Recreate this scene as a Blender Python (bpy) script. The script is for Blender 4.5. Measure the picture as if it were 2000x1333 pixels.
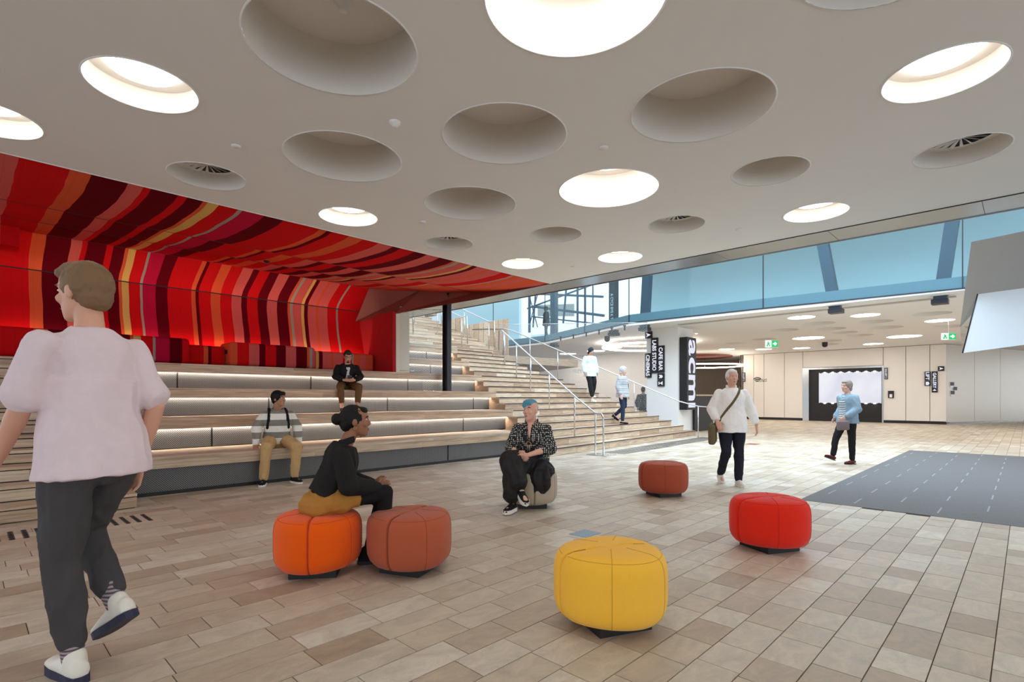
import bpy, bmesh, math, random
from mathutils import Vector, Matrix, noise
random.seed(7)
for o in list(bpy.data.objects): bpy.data.objects.remove(o)
SC = bpy.context.scene
COL = SC.collection
# ------------------------------------------------------------------ camera, world, lights, exposure
F, HY, EYE, CA, SA = 1037.0, 777.0, 1.3, .718, .696      # focal length in px, horizon row, eye height, heading
cam = bpy.data.cameras.new('camera'); cam.sensor_width = 36; cam.lens = F/2000*36
cam.shift_y = (HY-666.5)/2000; cam.clip_end = 300
camo = bpy.data.objects.new('camera', cam); COL.objects.link(camo)
camo.location = (0, 0, EYE); camo.rotation_euler = (math.pi/2, 0, -math.atan2(CA, SA)); SC.camera = camo
wd = bpy.data.worlds.new('sky'); SC.world = wd; wd.use_nodes = True
bg = wd.node_tree.nodes['Background']; bg.inputs[0].default_value = (.82, .91, 1, 1); bg.inputs[1].default_value = 1.25
def area(name, loc, size, power, color, target):
    l = bpy.data.lights.new(name, 'AREA'); l.shape = 'RECTANGLE'; l.size, l.size_y = size; l.energy = power; l.color = color
    o = bpy.data.objects.new(name, l); COL.objects.link(o); o.location = loc
    o.rotation_euler = (Vector(target)-Vector(loc)).to_track_quat('-Z', 'Y').to_euler(); return o
area('atrium_skylight', (12.8, 4.0, 9.5), (6, 17), 1650, (.60, .82, 1), (13.2, 4.0, 0))
SC.view_settings.view_transform = 'Standard'; SC.view_settings.look = 'None'
SC.view_settings.exposure = 0.68; SC.view_settings.gamma = 1.0; SC.view_settings.use_curve_mapping = False
LAMP = 6.5          # radiance of the round ceiling lamps

# ------------------------------------------------------------------ pixel helpers (photo 2000x1333)
def W(px, py, D=None, z=None, X=None, Y=None):
    r = (px-1000)/F
    if z is not None: D = (EYE-z)*F/(py-HY)
    if X is not None: D = X/(SA*r+CA)
    if Y is not None: D = Y/(SA-CA*r)
    return Vector((D*(SA*r+CA), D*(SA-CA*r), EYE-(py-HY)/F*D))
def proj(p):
    D = CA*p[0]+SA*p[1]; r = SA*p[0]-CA*p[1]
    return (1000+F*r/D, HY-F*(p[2]-EYE)/D, D) if D > .05 else (-1e5, 0, D)

# ------------------------------------------------------------------ materials
def srgb(r, g, b):
    return tuple((c/255/12.92 if c/255 <= .04045 else ((c/255+.055)/1.055)**2.4) for c in (r, g, b))
class NT:
    def __init__(s, name):
        s.m = bpy.data.materials.new(name); s.m.use_nodes = True; s.t = s.m.node_tree; s.b = s.t.nodes['Principled BSDF']
        s.out = s.t.nodes['Material Output']
    def n(s, typ, **kw):
        k = s.t.nodes.new(typ)
        for a, v in kw.items():
            if a.startswith('_'): k.inputs[int(a[1:]) if a[1:].isdigit() else a[1:]].default_value = v
            else: setattr(k, a, v)
        return k
    def l(s, a, b): s.t.links.new(a, b)
    def mix(s, fac, a, b, blend='MIX'):
        k = s.n('ShaderNodeMix', data_type='RGBA', blend_type=blend)
        for i, v in ((0, fac), (6, a), (7, b)):
            if hasattr(v, 'default_value') or hasattr(v, 'is_linked'): s.l(v, k.inputs[i])
            else: k.inputs[i].default_value = v if i == 0 else (*v[:3], 1)
        return k.outputs[2]
    def math(s, op, a, b=0.0, c=None):
        k = s.n('ShaderNodeMath', operation=op)
        for i, v in enumerate((a, b) if c is None else (a, b, c)):
            if hasattr(v, 'is_linked'): s.l(v, k.inputs[i])
            else: k.inputs[i].default_value = v
        return k.outputs[0]
    def bump(s, h, strength=.2, dist=.01):
        k = s.n('ShaderNodeBump', _Strength=strength, _Distance=dist); s.l(h, k.inputs['Height']); s.l(k.outputs[0], s.b.inputs['Normal'])
def pmat(name, col, rough=.6, metal=0, var=.06, scale=9, bump=0, bscale=60, spec=.5, sheen=0, coat=0):
    t = NT(name); t.b.inputs['Roughness'].default_value = rough; t.b.inputs['Metallic'].default_value = metal
    t.b.inputs['Specular IOR Level'].default_value = spec; t.b.inputs['Sheen Weight'].default_value = sheen; t.b.inputs['Coat Weight'].default_value = coat
    tc = t.n('ShaderNodeTexCoord'); nz = t.n('ShaderNodeTexNoise', _Scale=scale, _Detail=4.0); t.l(tc.outputs['Object'], nz.inputs['Vector'])
    t.l(t.mix(nz.outputs[0], [c*(1-var) for c in col], [min(1, c*(1+var)) for c in col]), t.b.inputs['Base Color'])
    if bump:
        n2 = t.n('ShaderNodeTexNoise', _Scale=bscale, _Detail=3.0); t.l(tc.outputs['Object'], n2.inputs['Vector']); t.bump(n2.outputs[0], bump)
    return t.m
def emat(name, col, s):
    t = NT(name); t.b.inputs['Base Color'].default_value = (0, 0, 0, 1); t.b.inputs['Roughness'].default_value = .8
    t.b.inputs['Specular IOR Level'].default_value = 0
    t.b.inputs['Emission Color'].default_value = (*col, 1); t.b.inputs['Emission Strength'].default_value = s; return t.m
def woodmat(name, a, b, c, rough=.45):
    t = NT(name); t.b.inputs['Roughness'].default_value = rough
    at = t.n('ShaderNodeAttribute', attribute_name='tone'); tc = t.n('ShaderNodeTexCoord')
    mp = t.n('ShaderNodeMapping', _Scale=(1.2, 22, 22)); t.l(tc.outputs['Object'], mp.inputs[0])
    off = t.n('ShaderNodeVectorMath', operation='ADD'); t.l(mp.outputs[0], off.inputs[0])
    mul = t.n('ShaderNodeVectorMath', operation='SCALE'); mul.inputs[0].default_value = (37, 11, 5); t.l(at.outputs['Fac'], mul.inputs['Scale']); t.l(mul.outputs[0], off.inputs[1])
    nz = t.n('ShaderNodeTexNoise', _Scale=1.6, _Detail=7.0, _Distortion=.6); t.l(off.outputs[0], nz.inputs[0])
    rp = t.n('ShaderNodeValToRGB'); e = rp.color_ramp.elements; e[0].color = (*a, 1); e[1].color = (*c, 1); k = e.new(.5); k.color = (*b, 1)
    t.l(at.outputs['Fac'], rp.inputs[0])
    g = t.n('ShaderNodeMapRange', _1=.32, _2=.72, _3=.66, _4=1.16); t.l(nz.outputs[0], g.inputs[0])
    mm = t.n('ShaderNodeVectorMath', operation='SCALE'); t.l(rp.outputs[0], mm.inputs[0]); t.l(g.outputs[0], mm.inputs['Scale'])
    t.l(mm.outputs[0], t.b.inputs['Base Color']); t.bump(nz.outputs[0], .08, .004); return t.m
MT = {}
MT['wood'] = woodmat('timber_board', srgb(158, 126, 104), srgb(196, 168, 140), srgb(222, 203, 178))
MT['paint'] = pmat('white_paint', srgb(233, 231, 228), .75, var=.015, scale=3)
MT['recess'] = pmat('recess_paint', srgb(228, 222, 214), .7, var=.01, scale=3)
MT['wallpaint'] = pmat('wall_panel_paint', srgb(238, 231, 223), .55, var=.012, scale=2)
MT['bulkgrey'] = pmat('grey_and_bulkhead_shade', srgb(168, 164, 160), .5, var=.02, scale=2)  # holds the bulkhead's shade in its colour; plain grey on other parts
MT['bulkwhite'] = pmat('bulkhead_white_panel', srgb(204, 208, 212), .45, var=.01, scale=2)
MT['black'] = pmat('black_powdercoat', srgb(26, 25, 27), .5, var=.1)
MT['steel'] = pmat('dark_steel', srgb(44, 44, 50), .42, .4, var=.1)
MT['bluesteel'] = pmat('blue_grey_steel', srgb(54, 74, 92), .45, .2, var=.06)
MT['bandsteel'] = pmat('teal_grey_band', srgb(116, 140, 150), .5)
MT['chrome'] = pmat('satin_stainless', srgb(205, 208, 212), .22, 1, var=.02)
MT['mirror'] = pmat('mirror_panel', srgb(214, 220, 226), .04, 1, var=.01)
MT['soffit'] = pmat('brushed_metal_soffit', srgb(150, 158, 162), .25, 1, var=.04, scale=1.2)
MT['brown'] = pmat('brown_bulkhead_paint', srgb(140, 76, 64), .6, var=.03, scale=3)
MT['cream'] = pmat('cream_paint', srgb(222, 214, 190), .6, var=.02)
MT['grout'] = pmat('grout', srgb(122, 106, 92), .9, var=.1, scale=6)
MT['teal'] = pmat('pale_teal_wall', srgb(226, 234, 236), .6, var=.01)
MT['darkwall'] = pmat('dark_brown_wall', srgb(138, 124, 112), .7, var=.05)
MT['lamphall'] = emat('hall_lamp_diffuser', (1, .97, .93), LAMP*1.7)
MT['lamp'] = emat('lamp_diffuser', (1, .96, .91), LAMP)
MT['led'] = emat('led_strip', (1, .90, .76), 48)
MT['led2'] = emat('wall_led', (1, .82, .6), 30)
MT['ring'] = emat('ring_light', (1, .90, .76), 12)
MT['ledwall'] = emat('led_screen', (.80, .82, 1), 1.5)
MT['signwhite'] = emat('sign_letter_lit', (.84, .86, 1), .6)
MT['white'] = pmat('white_lettering', srgb(238, 238, 240), .6, var=.01)
MT['green'] = emat('exit_green', srgb(40, 180, 100), .9)
MT['exitwhite'] = emat('exit_white', (.9, 1, .95), .9)
def stone():
    t = NT('sandstone_tile'); t.b.inputs['Roughness'].default_value = .5
    at = t.n('ShaderNodeAttribute', attribute_name='tone'); geo = t.n('ShaderNodeNewGeometry')
    mp = t.n('ShaderNodeMapping', _Scale=(2.0, 3.4, 1), _Rotation=(0, 0, .7)); t.l(geo.outputs['Position'], mp.inputs[0])
    sc = t.n('ShaderNodeVectorMath', operation='SCALE'); sc.inputs[0].default_value = (31, 17, 9); t.l(at.outputs['Fac'], sc.inputs['Scale'])
    ad = t.n('ShaderNodeVectorMath', operation='ADD'); t.l(mp.outputs[0], ad.inputs[0]); t.l(sc.outputs[0], ad.inputs[1])
    nz = t.n('ShaderNodeTexNoise', _Scale=2.2, _Detail=8.0, _Roughness=.62, _Distortion=1.3); t.l(ad.outputs[0], nz.inputs[0])
    rp = t.n('ShaderNodeValToRGB'); e = rp.color_ramp.elements
    e[0].color = (*srgb(178, 158, 136), 1); e[1].color = (*srgb(214, 203, 186), 1)
    for p, c in ((.2, (188, 170, 149)), (.55, (199, 184, 163)), (.8, (206, 193, 174))): k = e.new(p); k.color = (*srgb(*c), 1)
    t.l(at.outputs['Fac'], rp.inputs[0])
    g = t.n('ShaderNodeMapRange', _1=.3, _2=.7, _3=.78, _4=1.11); t.l(nz.outputs[0], g.inputs[0])
    mm = t.n('ShaderNodeVectorMath', operation='SCALE'); t.l(rp.outputs[0], mm.inputs[0]); t.l(g.outputs[0], mm.inputs['Scale'])
    vn = t.n('ShaderNodeTexNoise', _Scale=5.0, _Detail=6.0, _Distortion=2.5); t.l(ad.outputs[0], vn.inputs[0])
    band = t.math('ABSOLUTE', t.math('SUBTRACT', vn.outputs[0], .5)); vein = t.n('ShaderNodeMapRange', _1=.0, _2=.010, _3=.28, _4=0.0); t.l(band, vein.inputs[0])
    t.l(t.mix(vein.outputs[0], mm.outputs[0], srgb(132, 104, 82)), t.b.inputs['Base Color'])
    rr = t.n('ShaderNodeMapRange', _1=.3, _2=.7, _3=.38, _4=.58); t.l(nz.outputs[0], rr.inputs[0]); t.l(rr.outputs[0], t.b.inputs['Roughness'])
    t.bump(nz.outputs[0], .1, .004); return t.m
MT['stone'] = stone()
def perforated():
    t = NT('perforated_metal'); t.b.inputs['Roughness'].default_value = .5; t.b.inputs['Metallic'].default_value = .25
    geo = t.n('ShaderNodeNewGeometry'); mp = t.n('ShaderNodeMapping', _Scale=(48, 1, 48), _Rotation=(0, math.pi/4, 0)); t.l(geo.outputs['Position'], mp.inputs[0])
    sp = t.n('ShaderNodeSeparateXYZ'); t.l(mp.outputs[0], sp.inputs[0])
    f = [t.math('SUBTRACT', t.math('FRACT', sp.outputs[i]), .5) for i in (0, 2)]
    d = t.math('SQRT', t.math('ADD', t.math('MULTIPLY', f[0], f[0]), t.math('MULTIPLY', f[1], f[1])))
    h = t.n('ShaderNodeMapRange', _1=.30, _2=.36, _3=0.0, _4=1.0); t.l(d, h.inputs[0])
    t.l(t.mix(h.outputs[0], srgb(26, 26, 28), srgb(122, 120, 119)), t.b.inputs['Base Color']); return t.m
MT['perf'] = perforated()
def meshmat(name, scale, width, col):
    t = NT(name); t.b.inputs['Roughness'].default_value = .35; t.b.inputs['Metallic'].default_value = .8; t.b.inputs['Base Color'].default_value = (*col, 1)
    tc = t.n('ShaderNodeTexCoord'); sp = t.n('ShaderNodeSeparateXYZ'); t.l(tc.outputs['Object'], sp.inputs[0])
    a = t.math('ADD', t.math('MULTIPLY', sp.outputs[0], scale), t.math('MULTIPLY', sp.outputs[2], scale*1.7))
    b = t.math('SUBTRACT', t.math('MULTIPLY', sp.outputs[0], scale), t.math('MULTIPLY', sp.outputs[2], scale*1.7))
    w = t.math('MAXIMUM', t.math('LESS_THAN', t.math('FRACT', a), width), t.math('LESS_THAN', t.math('FRACT', b), width))
    tr = t.n('ShaderNodeBsdfTransparent'); mx = t.n('ShaderNodeMixShader'); t.l(w, mx.inputs[0]); t.l(tr.outputs[0], mx.inputs[1]); t.l(t.b.outputs[0], mx.inputs[2])
    t.l(mx.outputs[0], t.out.inputs[0]); return t.m
MT['mesh'] = meshmat('woven_cable_mesh', 11, .08, srgb(180, 184, 186))
def glassmat(name, tint, refl=.10):
    t = NT(name); t.t.nodes.remove(t.b); tr = t.n('ShaderNodeBsdfTransparent'); tr.inputs[0].default_value = (*tint, 1)
    gl = t.n('ShaderNodeBsdfGlossy', _Roughness=.02); lw = t.n('ShaderNodeLayerWeight', _Blend=.5); mx = t.n('ShaderNodeMixShader')
    t.l(t.math('ADD', .035, t.math('MULTIPLY', t.math('POWER', lw.outputs['Facing'], 4.0), .6)), mx.inputs[0]); t.l(tr.outputs[0], mx.inputs[1]); t.l(gl.outputs[0], mx.inputs[2]); t.l(mx.outputs[0], t.out.inputs[0]); return t.m
MT['glass'] = glassmat('teal_tinted_glass', (.79, .895, .92))
MT['clear'] = glassmat('clear_glass', (.90, .96, .97))
RED, ORA, MAR, PNK, YEL, GRY, MAG = [srgb(*c) for c in ((204, 18, 22), (214, 88, 52), (98, 2, 18), (208, 92, 86), (216, 172, 96), (158, 148, 136), (186, 20, 58))]
ST = [(0, PNK), (.36, RED), (.77, ORA), (.95, MAR), (1.29, PNK), (1.46, RED), (1.52, MAR), (1.80, RED), (1.92, MAR), (2.09, ORA), (2.15, YEL), (2.26, RED), (2.49, GRY), (2.55, MAG), (2.84, MAR),
      (3.08, RED), (3.63, ORA), (3.72, MAR), (3.80, RED), (4.09, ORA), (4.32, RED), (4.60, PNK), (4.86, MAR), (5.02, RED), (5.3, MAR), (5.55, PNK), (5.82, MAR), (6.13, ORA), (6.21, GRY), (6.29, PNK), (6.54, YEL)]
ST2 = [(6.54, YEL), (6.63, MAR), (6.74, PNK), (7.0, ORA), (7.08, PNK), (7.38, RED), (7.67, GRY), (7.73, ORA), (7.95, PNK), (8.15, ORA), (8.5, PNK), (8.7, ORA)]
def fabric(name, k, wob=.06, st2=None):
    t = NT(name); t.b.inputs['Roughness'].default_value = .9; t.b.inputs['Specular IOR Level'].default_value = .06; 
    geo = t.n('ShaderNodeNewGeometry'); sp = t.n('ShaderNodeSeparateXYZ'); t.l(geo.outputs['Position'], sp.inputs[0])
    nz = t.n('ShaderNodeTexNoise', _Scale=1.3, _Detail=1.0); t.l(geo.outputs['Position'], nz.inputs[0])
    x = t.math('ADD', sp.outputs[0], t.math('MULTIPLY', t.math('SUBTRACT', nz.outputs[0], .5), wob))
    over = t.math('MAXIMUM', t.math('SUBTRACT', x, 2.2), 0.0)
    x = t.math('ADD', x, t.math('MULTIPLY', over, k-1))
    def ramp(st, lo, hi):
        r = t.n('ShaderNodeValToRGB'); r.color_ramp.interpolation = 'CONSTANT'; e = r.color_ramp.elements
        for i, (p, c) in enumerate(st):
            q = (p-lo)/(hi-lo); a = e[0] if i == 0 else (e[len(e)-1] if False else e.new(q)); a.position = q; a.color = (*c, 1)
        e.remove(e[len(e)-1]) if e[len(e)-1].position >= 1 else None
        mr = t.n('ShaderNodeMapRange', _1=lo, _2=hi); t.l(x, mr.inputs[0]); t.l(mr.outputs[0], r.inputs[0]); return r.outputs[0]
    c = t.mix(t.math('GREATER_THAN', x, 6.55), ramp(ST, 0, 6.56), ramp(st2 or ST2, 6.54, 9.2))
    wv = t.n('ShaderNodeTexNoise', _Scale=120.0, _Detail=2.0); t.l(geo.outputs['Position'], wv.inputs[0])
    st = t.math('PINGPONG', t.math('MULTIPLY', sp.outputs[0], 14.0), 1.0)
    seam = t.n('ShaderNodeMapRange', _1=.0, _2=.06, _3=.82, _4=1.0); t.l(st, seam.inputs[0])
    sc = t.n('ShaderNodeVectorMath', operation='SCALE'); t.l(c, sc.inputs[0]); t.l(t.math('MULTIPLY', seam.outputs[0], t.math('ADD', .86, t.math('MULTIPLY', wv.outputs[0], .28))), sc.inputs['Scale'])
    t.l(sc.outputs[0], t.b.inputs['Base Color']); t.bump(wv.outputs[0], .15, .004); return t.m
for n_, k_ in (('fab1', 1.0), ('fab2', 1.09), ('fab3', 1.15), ('fabw', 1.23)): MT[n_] = fabric('striped_fabric_'+n_, k_, .06, ST2[:7]+[(7.73, RED)] if n_ == 'fabw' else None)
MT['fabw2'] = fabric('striped_fabric_seat', 1.23, .0)
MT['redplain'] = pmat('red_felt', srgb(176, 16, 22), .9, var=.05, bump=.1, bscale=200)

# ------------------------------------------------------------------ mesh helpers
def tag(o, label=None, cat=None, group=None, kind=None):
    if label: o['label'] = label
    if cat: o['category'] = cat
    if group: o['group'] = group
    if kind: o['kind'] = kind
    return o
def empty(name, loc=(0, 0, 0), label=None, cat=None, group=None, kind=None, rz=0):
    o = bpy.data.objects.new(name, None); COL.objects.link(o); o.location = loc; o.rotation_euler = (0, 0, rz); o.empty_display_size = .1
    return tag(o, label, cat, group, kind)
def link(name, me, mat, parent=None):
    if mat is not None and not me.materials: me.materials.append(MT[mat] if isinstance(mat, str) else mat)
    o = bpy.data.objects.new(name, me); COL.objects.link(o)
    if parent is not None: o.parent = parent
    return o
class MB:
    def __init__(s): s.v = []; s.f = []; s.tone = []; s.sm = []
    def poly(s, pts, faces, tone=.5, smooth=False):
        b = len(s.v); s.v += [tuple(p) for p in pts]; s.tone += [tone]*len(pts)
        for f in faces: s.f.append([b+i for i in f]); s.sm.append(smooth)
        return s
    def box(s, x0, x1, y0, y1, z0, z1, tone=.5):
        p = [(x0, y0, z0), (x1, y0, z0), (x1, y1, z0), (x0, y1, z0), (x0, y0, z1), (x1, y0, z1), (x1, y1, z1), (x0, y1, z1)]
        return s.poly(p, [(0, 3, 2, 1), (4, 5, 6, 7), (0, 1, 5, 4), (1, 2, 6, 5), (2, 3, 7, 6), (3, 0, 4, 7)], tone)
    def prism(s, pts, z0, z1, tone=.5):     # vertical prism on a plan polygon (counter-clockwise)
        n = len(pts); p = [(x, y, z0) for x, y in pts]+[(x, y, z1) for x, y in pts]
        return s.poly(p, [tuple(range(n-1, -1, -1)), tuple(range(n, 2*n))]+[(i, (i+1) % n, n+(i+1) % n, n+i) for i in range(n)], tone)
    def slab(s, a, b, c, d, t):             # quad a,b,c,d given a thickness along its normal
        a, b, c, d = map(Vector, (a, b, c, d)); n = (b-a).cross(d-a).normalized()*t
        return s.poly([a, b, c, d, a+n, b+n, c+n, d+n], [(3, 2, 1, 0), (4, 5, 6, 7), (0, 1, 5, 4), (1, 2, 6, 5), (2, 3, 7, 6), (3, 0, 4, 7)])
    def tube(s, pts, r, n=8, closed=False):
        pts = [Vector(p) for p in pts]; m = len(pts); rings = []; up = None
        for i, p in enumerate(pts):
            a = pts[i-1] if (i or closed) else p; c = pts[(i+1) % m] if (i < m-1 or closed) else p
            d = (c-a).normalized()
            if up is None: up = Vector((0, 0, 1)) if abs(d.z) < .9 else Vector((1, 0, 0))
            u = (up-d*up.dot(d)).normalized(); up = u; w = d.cross(u); rr = r[i] if isinstance(r, (list, tuple)) else r
            rings.append([p+u*math.cos(2*math.pi*k/n)*rr+w*math.sin(2*math.pi*k/n)*rr for k in range(n)])
        fs = []
        for i in range(m if closed else m-1):
            j = (i+1) % m
            fs += [(i*n+k, i*n+(k+1) % n, j*n+(k+1) % n, j*n+k) for k in range(n)]
        if not closed: fs += [tuple(range(n-1, -1, -1)), tuple(range((m-1)*n, m*n))]
        return s.poly([v for q in rings for v in q], fs, smooth=True)
    def disc(s, c, r, n=40, up=1):
        return s.poly([(c[0]+r*math.cos(2*math.pi*k/n), c[1]+r*math.sin(2*math.pi*k/n)*up, c[2]) for k in range(n)], [tuple(range(n))])
    def lathe(s, prof, c=(0, 0, 0), n=40, sharp=False):
        if sharp:
            for q in zip(prof, prof[1:]): s.lathe(q, c, n)
            return s
        p = [(c[0]+r*math.cos(2*math.pi*k/n), c[1]+r*math.sin(2*math.pi*k/n), c[2]+z) for r, z in prof for k in range(n)]
        fs = [(i*n+k, i*n+(k+1) % n, (i+1)*n+(k+1) % n, (i+1)*n+k) for i in range(len(prof)-1) for k in range(n)]
        return s.poly(p, fs, smooth=True)
    def mesh(s, name):
        me = bpy.data.meshes.new(name); me.from_pydata(s.v, [], s.f); me.update()
        a = me.attributes.new('tone', 'FLOAT', 'POINT'); a.data.foreach_set('value', s.tone)
        me.polygons.foreach_set('use_smooth', s.sm); return me
    def build(s, name, mat, parent=None): return link(name, s.mesh(name), mat, parent)
def rnd(a, b): return random.uniform(a, b)

# ------------------------------------------------------------------ floor
floor = MB().poly([(-9, -9, -.007), (50, -9, -.007), (50, 30, -.007), (-9, 30, -.007)], [(0, 1, 2, 3)]).build('floor', 'grout'); tag(floor, kind='structure', label='pale sandstone tile floor of the foyer')
MATX0, MATX1, MATY = 7.38, 16.2, 2.07
tiles = []
y = .12-.212*16
while y < 12.6:
    x = -2+rnd(0, .3); xe = (46.0 if y < 2.7 else 33.0) if y < 12 else 30
    while x < xe:
        far = x > 17
        lo, hi = (.34, .56) if (y > 2.0 and x < 3.4+.25*(y-2)) else (.24, .42)
        if far: lo, hi = .35, .7
        L = rnd(lo, hi); x0, x1 = x, x+L; x = x1
        ym = y+.1; ok = True
        if MATX0-.02 < x1 and x0 < MATX1+.02 and ym < MATY:
            if x0 < MATX0-.1: x1 = MATX0; x = MATX1
            elif x1 > MATX1+.1: x0 = MATX1
            else: ok = False
        if ym > 8.35 and x1 < 18: ok = False
        if ok and x1-x0 > .05: tiles.append((x0, x1, y))
    y += .212
def tkey(t):
    u, v, d = proj(((t[0]+t[1])/2, t[2]+.1, 0))
    return d if (-40 < u < 2040 and 0 < v < 1365 and d > 0) else 1e3+abs(d)
tiles.sort(key=tkey); rest = MB()
for i, (x0, x1, y) in enumerate(tiles):
    tn = min(1, max(0, random.gauss(.55, .29))); g = .0028; dz = rnd(-.0012, .0008)
    b = MB() if i < 300 else rest
    b.box(x0+g, x1-g, y+g, y+.212-g, -.02, dz, tn)
    if i < 300: b.build('floor_tile', 'stone', floor)
tag(rest.build('far_floor_tiles', 'stone', floor), kind='stuff')
# entrance mat: dark grey stone with inlaid light dashes
mt = NT('dark_mat'); MT['mat'] = mt.m; mt.b.inputs['Roughness'].default_value = .8
g_ = mt.n('ShaderNodeNewGeometry'); mp_ = mt.n('ShaderNodeMapping', _Scale=(3, 40, 1)); mt.l(g_.outputs['Position'], mp_.inputs[0])
n_ = mt.n('ShaderNodeTexNoise', _Scale=3.0, _Detail=6.0); mt.l(mp_.outputs[0], n_.inputs[0]); mt.l(mt.mix(n_.outputs[0], srgb(84, 82, 82), srgb(116, 113, 112)), mt.b.inputs['Base Color'])
mat_o = empty('entrance_mat', (11.8, -1.5, 0), 'large dark grey entrance mat with light dashes on the floor', 'mat')
def kid(b, name, mat, par): # child built in world coordinates under an Empty at par.location
    o = b.build(name, mat, par); o.matrix_parent_inverse = Matrix.LocRotScale(par.location, par.rotation_euler, None).inverted(); return o
kid(MB().box(MATX0, MATX1, -5.6, MATY, -.02, .003), 'mat_sheet', 'mat', mat_o)
MT['dash'] = pmat('pale_inlay', srgb(136, 138, 141), .6)
yy, q = MATY-.16, 0
while yy > -4:
    xx = MATX0+.20+(.0 if q % 2 else .5)
    while xx < MATX1-.5:
        kid(MB().box(xx, xx+.42, yy, yy+.016, .002, .0045), 'inlay_strip', 'dash', mat_o); xx += 1.0
    yy -= .40; q += 1

# ------------------------------------------------------------------ seating tiers
TZ = [0, .52, .99, 1.46, 1.93, 2.40, 2.87]; TY = [0, 8.2, 9.2, 10.2, 11.2, 12.2, 13.2]
def stairL(y): return 9.5+.39*(y-9.25)
JN = {1: [4.1, 6.7], 2: [2.73, 5.35, 7.96], 3: [4.0, 6.59, 9.16], 4: [2.74, 5.29, 7.83], 5: [9.3], 6: [9.9]}
ordn = {1: 'lowest', 2: 'second', 3: 'third', 4: 'fourth', 5: 'fifth', 6: 'topmost'}
XL0 = 1.42
for k in range(1, 7):
    x0 = XL0 if k < 5 else 8.0; y0 = TY[k]; z1 = TZ[k]; zb = TZ[k-1]; x1 = stairL(y0+.1)
    if k == 1: x1 = 9.02
    t = empty('seating_tier', (x0, y0, zb), ordn[k]+' long timber bench tier of the stepped seating'+(', dark mesh panel below' if k == 1 else ', lit mesh panel below'), 'bench', 'stepped timber seating tiers')
    back = y0+1.1 if k < 6 else y0+.4
    kid(MB().box(x0, x1, y0+.16, back-.005, zb-.02 if k > 1 else 0, z1-.045), 'core', 'black', t)
    xs = x0
    while xs < x1-.01:                       # fascia boards
        xe = min(x1, xs+rnd(1.3, 2.6)); xe = x1 if x1-xe < .5 else xe
        kid(MB().box(xs+.001, xe-.001, y0, y0+.03, z1-.16, z1-.044, rnd(.25, .75)), 'fascia_board', 'wood', t); xs = xe
    nb = 6; bw = 1.1/nb
    for j in range(nb if k < 6 else 2):                      # tread boards
        xs = x0-rnd(0, 1.2)
        while xs < x1-.01:
            xe = min(x1, xs+rnd(1.6, 3.2)); xe = x1 if x1-xe < .6 else xe
            a = max(xs, x0)
            if xe-a > .05: kid(MB().box(a+.001, xe-.001, y0-.012+j*bw+(.001 if j else 0), y0-.012+(j+1)*bw-.001, z1-.043, z1, rnd(.25, .8)), 'tread_board', 'wood', t)
            xs = xe
    js = [x0]+[j for j in JN[k] if x0+.2 < j < x1-.2]+[x1-.03]
    for a, b in zip(js, js[1:]):
        kid(MB().box(a+.014, b-.014, y0+.07, y0+.085, zb+(.05 if k == 1 else .012), z1-.17), 'perforated_panel', 'perf', t)
    kid(MB().box(x0, x1, y0+.09, y0+.15, zb, z1-.165), 'backing_frame', 'black', t)
    if k > 1: kid(MB().box(x0+.05, x1-.12, y0+.036, y0+.052, z1-.152, z1-.140), 'led_strip', 'led', t)
    else: kid(MB().box(x0, x1, y0+.066, y0+.09, 0, .05), 'kickboard', 'black', t)

# ------------------------------------------------------------------ stairs
def board_run(t, a, b, n0, n1, z0, z1, name, thick=None, dirn=None):
    """boards along plan segment a->b; n0,n1 = plan depth range along +Y"""
    a = Vector(a); b = Vector(b); L = (b-a).length; s = 0
    while s < L-.01:
        e = min(L, s+rnd(.9, 2.2)); e = L if L-e < .4 else e
        p = a+(b-a)*(s/L+.0005); q = a+(b-a)*(e/L-.0005)
        kid(MB().prism([(p.x, p.y+n0), (q.x, q.y+n0), (q.x, q.y+n1), (p.x, p.y+n1)], z0, z1, rnd(.2, .95)), name, 'wood', t); s = e
def stepz(i): return .52*i/3 if i <= 3 else .52+(i-3)*.47/3
def stepy(i): return 8.2+(i-3)/3
# side flight at the left end of the tiers
ls = empty('side_staircase', (.2, 7.5, 0), 'timber side steps at the left end of the seating tiers', 'stairs')
for i in range(1, 13):
    z0 = stepz(i-1); z1 = stepz(i); y0 = stepy(i)-.02
    kid(MB().box(-2.2, XL0-.02, y0+.03, y0+.45, max(0, z0-.3), z1-.05), 'core', 'black', ls)
    board_run(ls, (-2.2, y0), (XL0-.004, y0), .004, .03, z0+.012, z1-.046, 'riser_board')
    board_run(ls, (-2.2, y0), (XL0-.004, y0), -.008, .34, z1-.034, z1, 'tread_board')
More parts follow.
